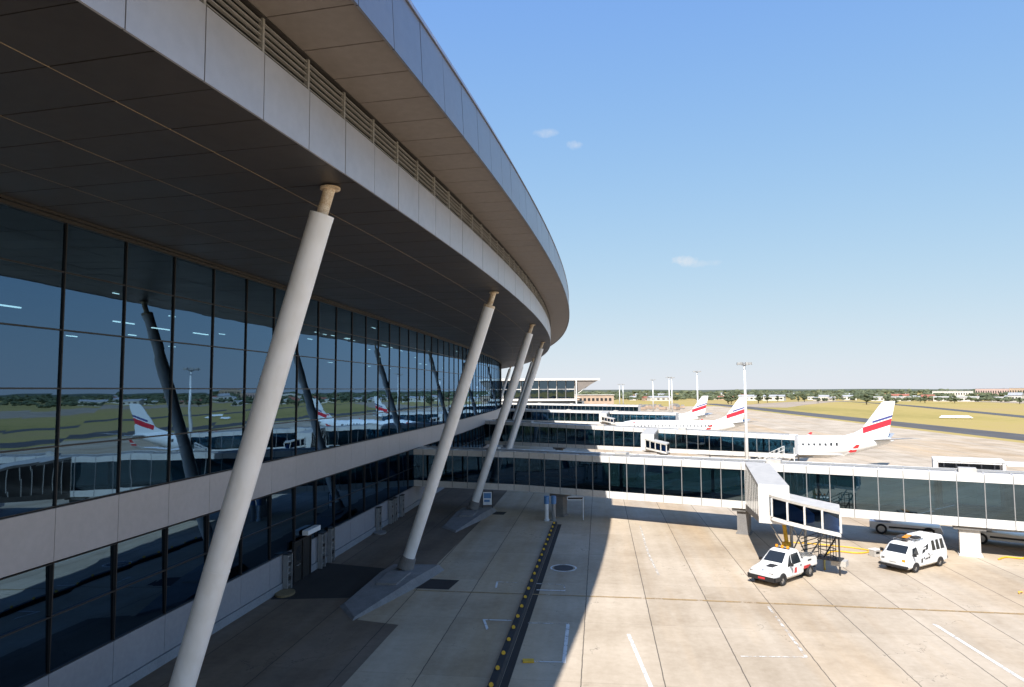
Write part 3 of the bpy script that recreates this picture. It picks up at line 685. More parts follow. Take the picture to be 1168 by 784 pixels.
        def cp(i, back=0): x, y = PL[i]; return C0 + u*x*abs(k) + w*(y-back)*abs(k)
        cb = MB(); 
        cz0 = [lerp(zl1+.22, zl1-.38, i/5) for i in range(6)]; cz1 = [lerp(zt1-.68, zt1-1.38, i/5) for i in range(6)]
        for i in range(5):
            p, q, p2, q2 = cp(i), cp(i+1), cp(i, 2.2), cp(i+1, 2.2)
            if i == 0: p2 = cp(0, 1.2)
            cb.hexa([V3(p,cz1[i]), V3(q,cz1[i+1]), V3(q2,cz1[i+1]+.12), V3(p2,cz1[i]+.12), V3(p,cz1[i]+.16), V3(q,cz1[i+1]+.16), V3(q2,cz1[i+1]+.28), V3(p2,cz1[i]+.28)], 1)
            cb.hexa([V3(p,cz0[i]-.25), V3(q,cz0[i+1]-.25), V3(q2,cz0[i+1]-.25), V3(p2,cz0[i]-.25), V3(p,cz0[i]), V3(q,cz0[i+1]), V3(q2,cz0[i+1]), V3(p2,cz0[i])], 0)
            cb.hexa([V3(p2,cz0[i]), V3(q2,cz0[i+1]), V3(q2-w*.08,cz0[i+1]), V3(p2-w*.08,cz0[i]), V3(p2,cz1[i]+.1), V3(q2,cz1[i+1]+.1), V3(q2-w*.08,cz1[i+1]+.1), V3(p2-w*.08,cz1[i]+.1)], 2)
        for i in range(6):
            p = cp(i); cb.box((*p, (cz0[i]+cz1[i])/2), (.11, .11, cz1[i]-cz0[i]), math.atan2(u.y, u.x))
        cab = cb.build('docking_cab', [MT['bwhite'], MT['ribbed'], MT['dsteel']], th)
        for i in range(5):
            g = MB(); o = w*.02; p, q = cp(i)-o, cp(i+1)-o
            g.face([V3(p,cz0[i]), V3(q,cz0[i+1]), V3(q,cz1[i+1]), V3(p,cz1[i])]); g.build('cab_window', MT['cabglass'], cab, recalc=False)
            if i:      # pleated blind hanging behind the glass
                m2 = MB(); a, b2 = lerp(p, q, .1)-w*.25, lerp(p, q, .55 if i % 2 else .9)-w*.6
                m2.hexa([V3(a,cz0[i]+.02), V3(b2,cz0[i+1]+.02), V3(b2-w*.04,cz0[i+1]+.02), V3(a-w*.04,cz0[i]+.02), V3(a,cz1[i]-.1), V3(b2,lerp(cz0[i],cz1[i],.55)), V3(b2-w*.04,lerp(cz0[i],cz1[i],.55)), V3(a-w*.04,cz1[i]-.1)])
                m2.build('cab_canopy_fold', MT['signb'], cab)
        if k >= .9:
            G = C0 + u*2.1 - w*2.0; fz = cz0[2]-.25
            leg = MB(); X = u
            for o in (-.45, .45): leg.tube([V3(G+X*o,.7), V3(G+X*o,fz)], [.11,.09], 10)
            leg.box((*G, .72), (1.5,.3,.26), math.atan2(u.y,u.x)); leg.box((*G, fz-.12), (1.7,.6,.22), math.atan2(u.y,u.x))
            for sgn in (-1, 1):
                leg.tube([V3(G+X*sgn*.45,1.0), V3(G-X*sgn*.45,fz-.3)], .045, 8)
                leg.tube([V3(G+X*sgn*.6,.85), V3(G+X*sgn*1.9+w*.2,fz-.3)], .05, 8)
            lo = leg.build('drive_column', MT['steel'], th)
            jk = MB(); jk.tube([V3(G-X*.75+w*.2,1.5), V3(G-X*.95+w*.2,fz)], [.13,.13], 10); jk.box((*(G-X*.8+w*.25),1.55), (.4,.4,.3), .4); jk.build('yellow_jack', MT['yellow'], lo)
            for sgn in (-1, 1):
                wh = MB(); c_ = G + X*sgn*.62; wh.disc(V3(c_,.42), (X.x,X.y,0), .42, .32, 22); wh.build('drive_wheel', MT['rubber'], lo)
            cg = MB()                                   # hooped cage of the service ladder
            H = G + X*1.75 + w*.1
            for z in (1.1, 1.6, 2.1, 2.6):
                if z < fz+.4: cg.tube([V3(H+X*.55*math.cos(t*math.pi/8)+w*.55*math.sin(t*math.pi/8), z) for t in range(17)], .03, 6)
            for t in (0, 3, 6, 9, 12, 14): cg.tube([V3(H+X*.55*math.cos(t*math.pi/8)+w*.55*math.sin(t*math.pi/8), 1.0), V3(H+X*.55*math.cos(t*math.pi/8)+w*.55*math.sin(t*math.pi/8), 2.62)], .025, 6)
            cg.tube([V3(H+X*.75,0), V3(H+X*.75,2.7)], .06, 8); cg.tube([V3(H-X*.2,1.0), V3(H+X*.75,2.7)], .05, 8)
            for q_ in range(5): cg.tube([V3(H-X*1.6,1.0+.25*q_), V3(H-X*.5,1.35+.3*q_)], .03, 6)
            cg.box((*(H+X*.15-w*.1), .98), (1.5,1.1,.06), math.atan2(u.y,u.x))
            cg.build('ladder_cage', MT['dsteel'], th)
            pf = MB(); pf.box((*(H+X*.75-w*.3), .75), (.9,.7,.35), math.atan2(u.y,u.x)); pf.build('control_box', MT['ribbed'], th)
    if farcab:
        s, l = farcab; p, d = at(s); nn = Vector((-d.y, d.x)); z0, z1 = zz(s); ang = math.atan2(d.y, d.x)
        c = p + nn*(depth+1.6) + d*l/2
        f = MB(); f.box((*c, z1+.55), (l,2.6,.12), ang, 0); f.box((*c, z0+.55), (l,2.6,.3), ang, 0)
        f.box((*(c-d*(l/2-.15)), (z0+z1)/2+.55), (.3,2.5,z1-z0-.15), ang, 0); f.box((*(c+d*(l/2-.1)), (z0+z1)/2+.55), (.2,2.5,z1-z0-.15), ang, 0)
        f.box((*(c-nn*1.2), z1+.42), (l-.5,.1,.14), ang, 0)
        c2 = c + d*(l/2+4.2); f.box((*c2, z1+.35), (8.3,2.9,.1), ang, 0); f.box((*c2, z0+1.6), (8.2,2.5,2.9), ang, 0)
        fo = f.build('far_cab', MT['bwhite'], th)
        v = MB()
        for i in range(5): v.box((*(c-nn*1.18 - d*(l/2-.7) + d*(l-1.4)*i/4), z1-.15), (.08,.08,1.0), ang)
        v.box((*(c-nn*.9), z1-.1), (l-.7,.05,1.0), ang); v.build('cab_dark_panel', MT['dsteel'], fo)  # dark panel with posts filling the recessed opening of the far cab
    return th
B1 = bridge('nearest glazed white boarding bridge crossing the frame, its docking cab turned right above the pickup', [(-10.8,70.9), (.5,66.9), (52,37.6)], (2.15,2.15), (5.95,5.85), 3.4, [(16.2,.95), (33.1,.95), (48.7,1.25)], (33.4, 1.0), (46.8, 4.6))
B2 = bridge('second nearest white boarding bridge, ending beside the tail-on airliner behind the tall floodlight mast', [(-5.5,121.0), (2,116.6), (39.0,94.2)], (2.45,2.35), (6.6,5.45), 3.3, [(15,1.0), (33,1.0)], (30.5, .8))
sst = MB(); q0 = Vector((37.6, 94.2)); sd = Vector((.86,-.51)); sn = Vector((-.51,-.86))
for o in (.35, 1.35):
    for t in range(8): sst.tube([V3(q0-sd*t*.62+sn*o, 3.0-t*.32), V3(q0-sd*t*.62+sn*o, 4.1-t*.32)], .035, 6)
    for h in (1.1, .6): sst.tube([V3(q0+sn*o, 3.0+h), V3(q0-sd*4.34+sn*o, .76+h)], .04, 6)
    sst.tube([V3(q0+sn*o, 2.95), V3(q0-sd*5.6+sn*o, .1)], .07, 6)
for t in range(9): c_ = q0-sd*t*.6+sn*.85; sst.box((c_.x, c_.y, 2.9-t*.31), (.3,1.0,.05), math.atan2(sd.y, sd.x))
sst.box((*(q0+sd*.8+sn*.8), 2.95), (1.6,1.3,.08), math.atan2(sd.y, sd.x)); sst.tube([V3(q0+sd*1.4+sn*1.3,0), V3(q0+sd*1.4+sn*1.3,4.0)], .06, 8)
sst.build('service_stair', MT['mast'], B2)
B3 = bridge('third boarding bridge out, narrow dark window band with its roof half in shade', [(-5,190.5), (40,166.5)], (3.2,3.0), (6.75,6.15), 3.3, [(14,1.0), (34,1.0)], (32, .8))
B4 = bridge('fourth boarding bridge out, a thin white strip below the far pier building', [(-10,271), (45,243)], (3.4,3.2), (7.0,6.3), 3.3, [(20,1.0), (42,1.0)])
B5 = bridge('farthest boarding bridge, mostly dark, directly under the far pier building', [(-8,330), (32,312)], (3.6,3.4), (7.4,6.9), 3.3, [(20,1.0)])

# drain pipes, sign frame and board beside the first bridge
for x, lab in ((3.1, 'left one of two blue and white drain pipes under the nearest boarding bridge'), (3.75, 'right one of two blue and white drain pipes, beside the pier under the nearest bridge')):
    t = thing('drain_pipe', lab, 'pipe', (x, 63.0, 0), 0, 'drain pipes under the bridge')
    MB().tube([(x,63.0,1.55), (x,63.0,2.25)], .24, 14).build('upper_pipe', MT['signb'], t, smooth=True, autosmooth=True)
    p = MB(); p.tube([(x,63.0,.12), (x,63.0,1.56)], .19, 14); p.disc((x,63.0,.08), (0,0,1), .27, .15, 14); p.build('lower_pipe', MT['signw'] if x < 3.5 else MT['steel'], t, smooth=True, autosmooth=True)
t = thing('gate_sign', 'thin white post carrying a flat horizontal sign frame under the bridge', 'sign post', (6.5,63.4,0))
MB().tube([(6.5,63.4,0), (6.5,63.4,2.0)], .045, 8).build('post', MT['signw'], t)
f = MB(); f.box((5.8,63.4,1.84), (1.5,.05,.05)); f.box((5.8,63.4,2.08), (1.5,.05,.05)); f.box((5.06,63.4,1.96), (.05,.05,.22)); f.box((6.54,63.4,1.96), (.05,.055,.22)); f.build('sign_frame', MT['signw'], t)
MB().box((5.8,63.41,1.96), (1.42,.02,.2)).build('sign_board', MT['black'], t)
t = thing('notice_board', 'small blue and white notice board on legs beside the slanted column', 'notice board', (-2.5,67.5,0))
b = MB(); b.box((-2.5,67.5,1.35), (.85,.05,1.25)); b.build('board', MT['signw'], t)
b = MB(); b.box((-2.5,67.46,1.62), (.7,.012,.5)); b.box((-2.55,67.46,1.12), (.55,.012,.22)); b.build('printed_panel', MT['signb'], t)
b = MB()
for o in (-.5, .5): b.tube([(-2.5+o,67.5,0), (-2.5+o,67.5,2.05)], .045, 8)
b.tube([(-3.0,67.5,2.03), (-2.0,67.5,2.03)], .04, 8); b.build('stand', MT['dsteel'], t)

# ================================================================== VEHICLES
class Body:
    """lofted vehicle body from stations (x, z_bottom, z_belt, z_top, half width, half width at roof)"""
    def __init__(s, st): s.st = st
    def at(s, x):
        st = s.st
        for a, b in zip(st, st[1:]):
            if a[0] >= x >= b[0]: t = (a[0]-x)/max(1e-6, a[0]-b[0]); return [lerp(p, q, t) for p, q in zip(a, b)]
        return list(st[0] if x > st[0][0] else st[-1])
    def ring(s, q):
        x, zb, zl, zt, w, wt = q; e = min(.12, (zt-zl)*.5); f = min(.16, wt*.3)
        R = [(-w*.86,zb), (-w,zb+.14), (-w,zl), (-wt,zt-e), (-wt+f*.35,zt-e*.3), (-wt+f,zt)]
        return [(x,y,z) for y, z in R] + [(x,-y,z) for y, z in reversed(R)]
    def mesh(s, mb, m=0):
        mb.loft([s.ring(q) for q in s.st], m); return mb
    def side(s, x, t, sg, off=.012):
        _, zb, zl, zt, w, wt = s.at(x); e = min(.12, (zt-zl)*.5); return (x, sg*(lerp(w, wt, t)+off), lerp(zl, zt-e, t))
    def top(s, x, y, off=.014):
        q = s.at(x); return (x + off*.7, y*(q[5]-.1), q[3]+off)
    def low(s, x, z, sg, off=.012): q = s.at(x); return (x, sg*(q[4]+off), z)
def wheel(parent, x, y, r, w=.2):
    sg = 1 if y > 0 else -1
    t = MB(); n = 22; prof = [(r*.62,-w/2), (r*.94,-w/2), (r,-w*.32), (r,w*.32), (r*.94,w/2), (r*.62,w/2)]
    for i in range(n):
        a, b = 2*math.pi*i/n, 2*math.pi*(i+1)/n
        for (r0,y0), (r1,y1) in zip(prof, prof[1:]+prof[:1]):
            t.face([(x+r0*math.cos(a), y+y0, r+r0*math.sin(a)), (x+r0*math.cos(b), y+y0, r+r0*math.sin(b)), (x+r1*math.cos(b), y+y1, r+r1*math.sin(b)), (x+r1*math.cos(a), y+y1, r+r1*math.sin(a))])
    o = t.build('wheel', MT['rubber'], parent, local=True, smooth=True, autosmooth=True)
    h = MB(); h.disc((x, y+sg*w*.18, r), (0,1,0), r*.615, .04, 18); h.disc((x, y+sg*w*.26, r), (0,1,0), r*.22, .09, 10); h.build('rim', MT['chrome'], o, local=True)
def arch(mb, x, y, r, sg):
    pts = [(x+r*math.cos(math.pi*i/12), y, .3+r*math.sin(math.pi*i/12)) for i in range(13)]
    mb.face([(p[0], y+sg*.006, p[2]) for p in pts] )

f = Vector((-.785,-.62)); l = Vector((-f.y, f.x))
PKS = 1.07
pk = thing('pickup_truck', 'white airport pickup with amber roof lights parked under the docking cab', 'pickup truck', (17.15,43.8,0), math.atan2(f.y, f.x))
st = [(2.36,.42,.62,.68,.70,.62), (2.30,.30,.72,.80,.80,.70), (1.9,.26,.84,.93,.84,.74), (1.22,.26,.94,1.06,.85,.76), (.48,.26,.98,1.68,.85,.62), (.2,.26,1.0,1.745,.85,.63), (-.45,.26,1.0,1.75,.85,.64), (-.66,.26,1.0,1.68,.85,.62), (-.72,.28,.98,1.2,.84,.66), (-.76,.30,.97,1.0,.84,.7)]
B = Body(st); body = B.mesh(MB()).build('cab_body', MT['wpaint'], pk, local=True, smooth=True, autosmooth=True)
w = MB(); w.face([B.top(1.12,-.93), B.top(1.12,.93), B.top(.54,.95), B.top(.54,-.95)]); w.build('windscreen', MT['vglass'], body, local=True)
wb = MB(); wb.face([B.top(1.12,-.93,.008), B.top(1.12,.93,.008), B.top(.54,.95,.008), B.top(.54,-.95,.008)])
for sg in (-1, 1):
    g = MB(); g.face([B.side(.98,.06,sg), B.side(.52,.06,sg), B.side(.38,.92,sg), B.side(.5,.9,sg)]); g.build('quarter_window', MT['vglass'], body, local=True); 
    wb.face([B.side(.98,.06,sg,.006), B.side(.52,.06,sg,.006), B.side(.38,.92,sg,.006), B.side(.5,.9,sg,.006)])
    g = MB(); g.face([B.side(.46,.06,sg), B.side(-.48,.06,sg), B.side(-.42,.92,sg), B.side(.32,.92,sg)]); g.build('door_window', MT['vglass'], body, local=True)
    wb.face([B.side(.46,.06,sg,.006), B.side(-.48,.06,sg,.006), B.side(-.42,.92,sg,.006), B.side(.32,.92,sg,.006)])
    d = MB()
    for x in (.5, -.55): d.face([B.low(x-.008,.36,sg,.008), B.low(x+.008,.36,sg,.008), B.low(x+.008,.97,sg,.008), B.low(x-.008,.97,sg,.008)])
    d.box((-.42, sg*.865, .88), (.16,.03,.03)); d.build('door_seam', MT['black'], body, local=True)
    MB().box((.78, sg*.98, 1.1), (.1,.2,.17)).build('wing_mirror', MT['black'], body, local=True)
    h = MB(); h.box((2.27, sg*.6, .72), (.12,.26,.13)); h.build('headlight', MT['chrome'], body, local=True)
    lg = MB(); lg.face([B.low(.3,.52,sg,.010), B.low(0,.52,sg,.010), B.low(0,.82,sg,.010), B.low(.22,.82,sg,.010)]); lg.build('door_emblem', MT['redp'], body, local=True)
    a = MB(); arch(a, 1.52, sg*.848, .42, sg); a.build('wheel_arch', MT['black'], body, local=True)
wb.build('dark_cabin', MT['black'], body, local=True)
w = MB(); w.face([B.top(1.75,-.15), B.top(1.75,.55), B.top(1.28,.75), B.top(1.28,-.05)]); w.build('bonnet_vent', MT['black'], body, local=True)
b = MB(); b.box((2.33,0,.44), (.16,1.66,.24)); b.box((2.1,.86,.44), (.5,.06,.22)); b.box((2.1,-.86,.44), (.5,.06,.22)); b.build('bumper', MT['black'], pk, local=True)
MB().box((2.42,.05,.45), (.015,.42,.11)).build('number_plate', MT['redp'], pk, local=True)
gr_ = MB()
for y in (-.3, -.1, .1, .3): gr_.box((2.335,y,.63), (.03,.17,.05))
gr_.box((2.34,0,.575), (.03,.8,.02)); gr_.build('grille', MT['black'], pk, local=True)
bs = MB()
for y in (-.62, .62): bs.face([B.top(2.28,y/.7,.006), B.top(2.28,(y+.014)/.7,.006), B.top(1.24,(y+.05)/.7,.006), B.top(1.24,(y+.036)/.7,.006)])
bs.build('bonnet_seam', MT['black'], pk, local=True)
em = MB(); em.disc((2.2,.0,.83), (.5,0,1), .09, .02, 12); em.build('bonnet_badge', MT['steel'], pk, local=True)
b = MB(); b.box((.05,0,1.78), (.14,.9,.05)); b.build('light_bar', MT['black'], pk, local=True)
for y in (-.35, 0, .35):
    b = MB(); b.tube([(.05,y,1.8), (.05,y,1.93)], [.09,.07], 10); b.build('beacon', MT['amber'], pk, local=True)
b = MB(); b.box((-1.55,0,.62), (1.62,1.6,.1))
for sg in (-1, 1): b.box((-1.55,sg*.8,.88), (1.62,.06,.52))
b.box((-2.34,0,.88), (.05,1.54,.5)); b.box((-.77,0,.9), (.05,1.54,.54))
tray = b.build('load_tray', MT['wpaint'], pk, local=True)
for sg in (-1, 1):
    MB().box((-1.2,sg*.836,.66), (.75,.012,.17)).build('red_stripe', MT['redp'], tray, local=True)
    MB().box((-1.5,sg*.836,1.0), (.4,.012,.08)).build('side_lettering', MT['black'], tray, local=True)
    b = MB(); b.tube([(-.85,sg*.78,1.14), (-.85,sg*.78,1.5), (-2.25,sg*.78,1.32), (-2.25,sg*.78,1.14)], .025, 6); b.build('tray_rail', MT['steel'], tray, local=True)
b = MB(); b.box((-1.1,.1,.85), (.5,.9,.35)); b.box((-1.85,-.2,.8), (.5,.6,.26), .3); b.build('tool_chest', MT['dsteel'], tray, local=True)
b = MB(); b.box((0,0,.36), (4.3,1.1,.16)); b.box((-2.3,0,.5), (.1,1.5,.12)); b.build('chassis', MT['black'], pk, local=True)
for x in (1.52, -1.53):
    for y in (.77, -.77): wheel(pk, x, y, .34, .21)
pk.scale = (PKS, PKS, PKS)

f = Vector((-.853,-.52)); l = Vector((-f.y, f.x))
van = thing('passenger_van', 'white passenger van with black side graphics and a loaded roof rack', 'van', (27.0,46.45,0), math.atan2(f.y, f.x))
st = [(2.28,.42,.72,.78,.74,.68), (2.22,.32,.9,1.0,.82,.76), (2.1,.28,1.06,1.14,.85,.78), (1.98,.26,1.1,1.22,.86,.76), (1.5,.26,1.1,1.78,.87,.70), (1.25,.26,1.1,1.86,.87,.70), (.3,.26,1.1,1.90,.87,.70), (-.2,.26,1.1,1.95,.87,.71), (-.55,.26,1.12,2.12,.87,.72), (-1.9,.26,1.12,2.14,.87,.71), (-2.15,.28,1.12,2.08,.86,.68), (-2.32,.32,1.1,1.75,.82,.64), (-2.36,.45,1.0,1.2,.75,.62)]
B = Body(st); body = B.mesh(MB()).build('van_body', MT['wpaint'], van, local=True, smooth=True, autosmooth=True)
dk = MB()
def vwin(name, P, Q): 
    MB().face(P).build(name, MT['vglass'], body, local=True); dk.face(Q)
vwin('windscreen', [B.top(1.94,-.92), B.top(1.94,.92), B.top(1.55,.95), B.top(1.55,-.95)], [B.top(1.94,-.92,.007), B.top(1.94,.92,.007), B.top(1.55,.95,.007), B.top(1.55,-.95,.007)])
for sg in (-1, 1):
    for x0, x1, c in ((1.72,1.0,.25), (-.55,-.95,.06), (-1.05,-1.45,.06), (-1.55,-1.98,.06)):
        P = lambda o: [B.side(x0,.12,sg,o), B.side(x1,.12,sg,o), B.side(x1+.02,.86,sg,o), B.side(x0-c,.86,sg,o)]
        vwin('side_window', P(.012), P(.006))
    gr = MB()       # black side graphics and lettering
    rg_ = random.Random(5)
    for x, z, a, b_ in ((.7,.72,.16,.3), (.45,.86,.12,.14), (.25,.78,.16,.12), (.05,.8,.1,.2), (-.15,.82,.14,.16), (-.35,.95,.3,.08), (-.1,1.06,.2,.1)):
        q = rg_.uniform(-.06,.06); gr.face([B.low(x+a/2+q,z-b_/2,sg,.010), B.low(x-a/2,z-b_/2+q,sg,.010), B.low(x-a/2-q,z+b_/2,sg,.010), B.low(x+a/2,z+b_/2-q,sg,.010)])
    for x, t0, t1, a in ((.35,.1,.5,.3), (-.1,.3,.8,.22), (.05,.55,.75,.4)):
        gr.face([B.side(x+a,t0,sg), B.side(x-a*.2,t0+.1,sg), B.side(x-a,t1,sg), B.side(x+a*.3,t1-.05,sg)])
    gr.build('side_graphic', MT['black'], body, local=True)
    a = MB(); arch(a, 1.38, sg*.868, .4, sg); arch(a, -1.4, sg*.868, .4, sg); a.build('wheel_arch', MT['black'], body, local=True)
    h = MB(); h.box((2.24,sg*.62,.86), (.08,.2,.16)); h.build('headlight', MT['amber'] if sg > 0 else MT['chrome'], body, local=True)
    MB().box((1.72,sg*1.0,1.25), (.08,.2,.2)).build('wing_mirror', MT['black'], body, local=True)
    d = MB()
    for x in (1.05, .2): d.face([B.low(x-.007,.36,sg,.008), B.low(x+.007,.36,sg,.008), B.low(x+.007,1.1,sg,.008), B.low(x-.007,1.1,sg,.008)])
    d.build('door_seam', MT['black'], body, local=True)
dk.build('dark_cabin', MT['black'], body, local=True)
MB().box((2.31,0,.78), (.02,.42,.13)).build('number_plate', MT['plate'], van, local=True)
b = MB(); b.box((2.3,0,.44), (.16,1.72,.16)); b.build('bumper', MT['black'], van, local=True); MB().box((-2.4,0,.5), (.12,1.6,.16)).build('bumper', MT['black'], van, local=True)
b = MB()
for x in (1.0, .5, 0.0): b.tube([(x,-.66,1.9), (x,-.62,2.02), (x,.62,2.02), (x,.66,1.9)], .025, 6)
for y in (-.5, 0, .5): b.tube([(1.15,y,2.04), (-.25,y,2.04)], .025, 6)
b.build('roof_rack', MT['steel'], van, local=True)
b = MB(); b.box((.65,-.25,2.12), (.9,.5,.12), .2); b.box((.25,.3,2.13), (.5,.35,.16), -.2); b.build('roof_load', MT['dsteel'], van, local=True)
MB().box((.75,.05,2.22), (1.0,.3,.05), .25).build('roof_plank', MT['amber'], van, local=True)
for x in (1.38, -1.4):
    for y in (.78, -.78): wheel(van, x, y, .32, .2)
van.scale = (1.08, 1.08, .95)

def loader(loc, rz, label):
    t = thing('belt_loader', label, 'belt loader', (*loc, 0), rz, 'belt loaders in the shade under the bridge')
    c = MB(); c.hexa([(-2.6,-.85,.38), (2.6,-.85,.38), (2.6,.85,.38), (-2.6,.85,.38), (-2.6,-.85,.98), (2.4,-.85,.86), (2.4,.85,.86), (-2.6,.85,.98)]); c.box((-1.7,.45,1.15), (1.2,.75,.36)); c.build('chassis', MT['wpaint'], t, local=True)
    b = MB(); b.hexa([(-2.2,-.62,1.0), (3.3,-.62,1.24), (3.3,.2,1.24), (-2.2,.2,1.0), (-2.2,-.62,1.14), (3.3,-.62,1.4), (3.3,.2,1.4), (-2.2,.2,1.14)]); b.build('conveyor_frame', MT['signw'], t, local=True)
    b = MB(); b.hexa([(-2.1,-.55,1.145), (3.2,-.55,1.4), (3.2,.13,1.4), (-2.1,.13,1.145), (-2.1,-.55,1.16), (3.2,-.55,1.416), (3.2,.13,1.416), (-2.1,.13,1.16)]); b.build('belt', MT['rubber'], t, local=True)
    b = MB(); b.tube([(-1.2,.6,.95), (-1.35,.6,1.55)], .03, 6); b.tube([(-1.45+.18*math.cos(a*math.pi/6),.6+.18*math.sin(a*math.pi/6),1.56) for a in range(13)], .02, 5); b.build('steering_wheel', MT['black'], t, local=True)
    b = MB(); b.box((.4,-.858,.62), (3.2,.012,.14)); b.box((.4,.858,.62), (3.2,.012,.14)); b.build('side_stripe', MT['black'], t, local=True)
    for x in (-1.75, 1.6):
        for y in (.8, -.8): wheel(t, x, y, .42, .24)
    return t
loader((32.3,56.5), math.atan2(-.5,.86), 'white belt loader in shade left of the thick bridge pier behind the van')
loader((37.9,52.5), math.atan2(-.6,.8), 'white belt loader in shade right of the thick bridge pier at the frame edge')

# hoses, boxes and clutter near the vehicles
def hose(pts, r, mat, label, name='hose', cat='hose'):
    P = [Vector((p[0], p[1], r+.003+(p[2] if len(p) > 2 else 0))) for p in pts]; out = []
    for i in range(len(P)-1):
        a, b, c, d = P[max(0,i-1)], P[i], P[i+1], P[min(len(P)-1,i+2)]
        for k in range(6):
            t = k/6; out.append(.5*((2*b) + (c-a)*t + (2*a-5*b+4*c-d)*t*t + (3*b-a-3*c+d)*t**3))
    out.append(P[-1]); return tag(MB().tube(out, r, 8).build(name, mat, smooth=True), label, cat)
hose([(20.6,45.6), (21.5,47.6), (22.4,49.4), (23.6,50.6), (25.0,50.0), (26.2,50.4), (27.4,51.0)], .06, MT['yellow'], 'yellow ground hose curving from the docking cab towards the van')
hose([(21.4,53.6), (23.2,53.0), (25.6,51.6), (26.4,50.6)], .05, MT['yellow'], 'thin yellow cable lying in the shadow under the nearest bridge', 'cable', 'cable')
hose([(33.8,48.0), (34.8,48.6), (35.6,48.2), (36.6,48.9), (37.8,48.2), (39.0,47.4)], .06, MT['yellow'], 'yellow hose heaped at the foot of the thick pier')
t = thing('hose_box', 'small pale equipment box at the end of the yellow hose', 'box', (25.9,49.3,0), .3)
MB().box((0,0,.24), (.6,.5,.46)).build('box_body', MT['ribbed'], t, local=True); MB().box((0,0,.49), (.66,.56,.05)).build('lid', MT['wpaint'], t, local=True); MB().box((.0,-.262,.3), (.3,.02,.14)).build('panel', MT['black'], t, local=True)
t = thing('wheel_chock', 'small wooden chock lying alone on sunlit concrete at the right edge', 'chock', (30.4,40.6,0), .4)
MB().hexa([(-.8,-.25,0), (.8,-.25,0), (.8,.25,0), (-.8,.25,0), (-.7,-.05,.24), (.7,-.05,.24), (.7,.08,.24), (-.7,.08,.24)]).build('wedge', MT['hwall2'], t, local=True); MB().tube([(-.8,0,.1), (-1.0,.1,.12), (-1.1,0,.04)], .03, 6).build('rope_handle', MT['yellow'], t, local=True)

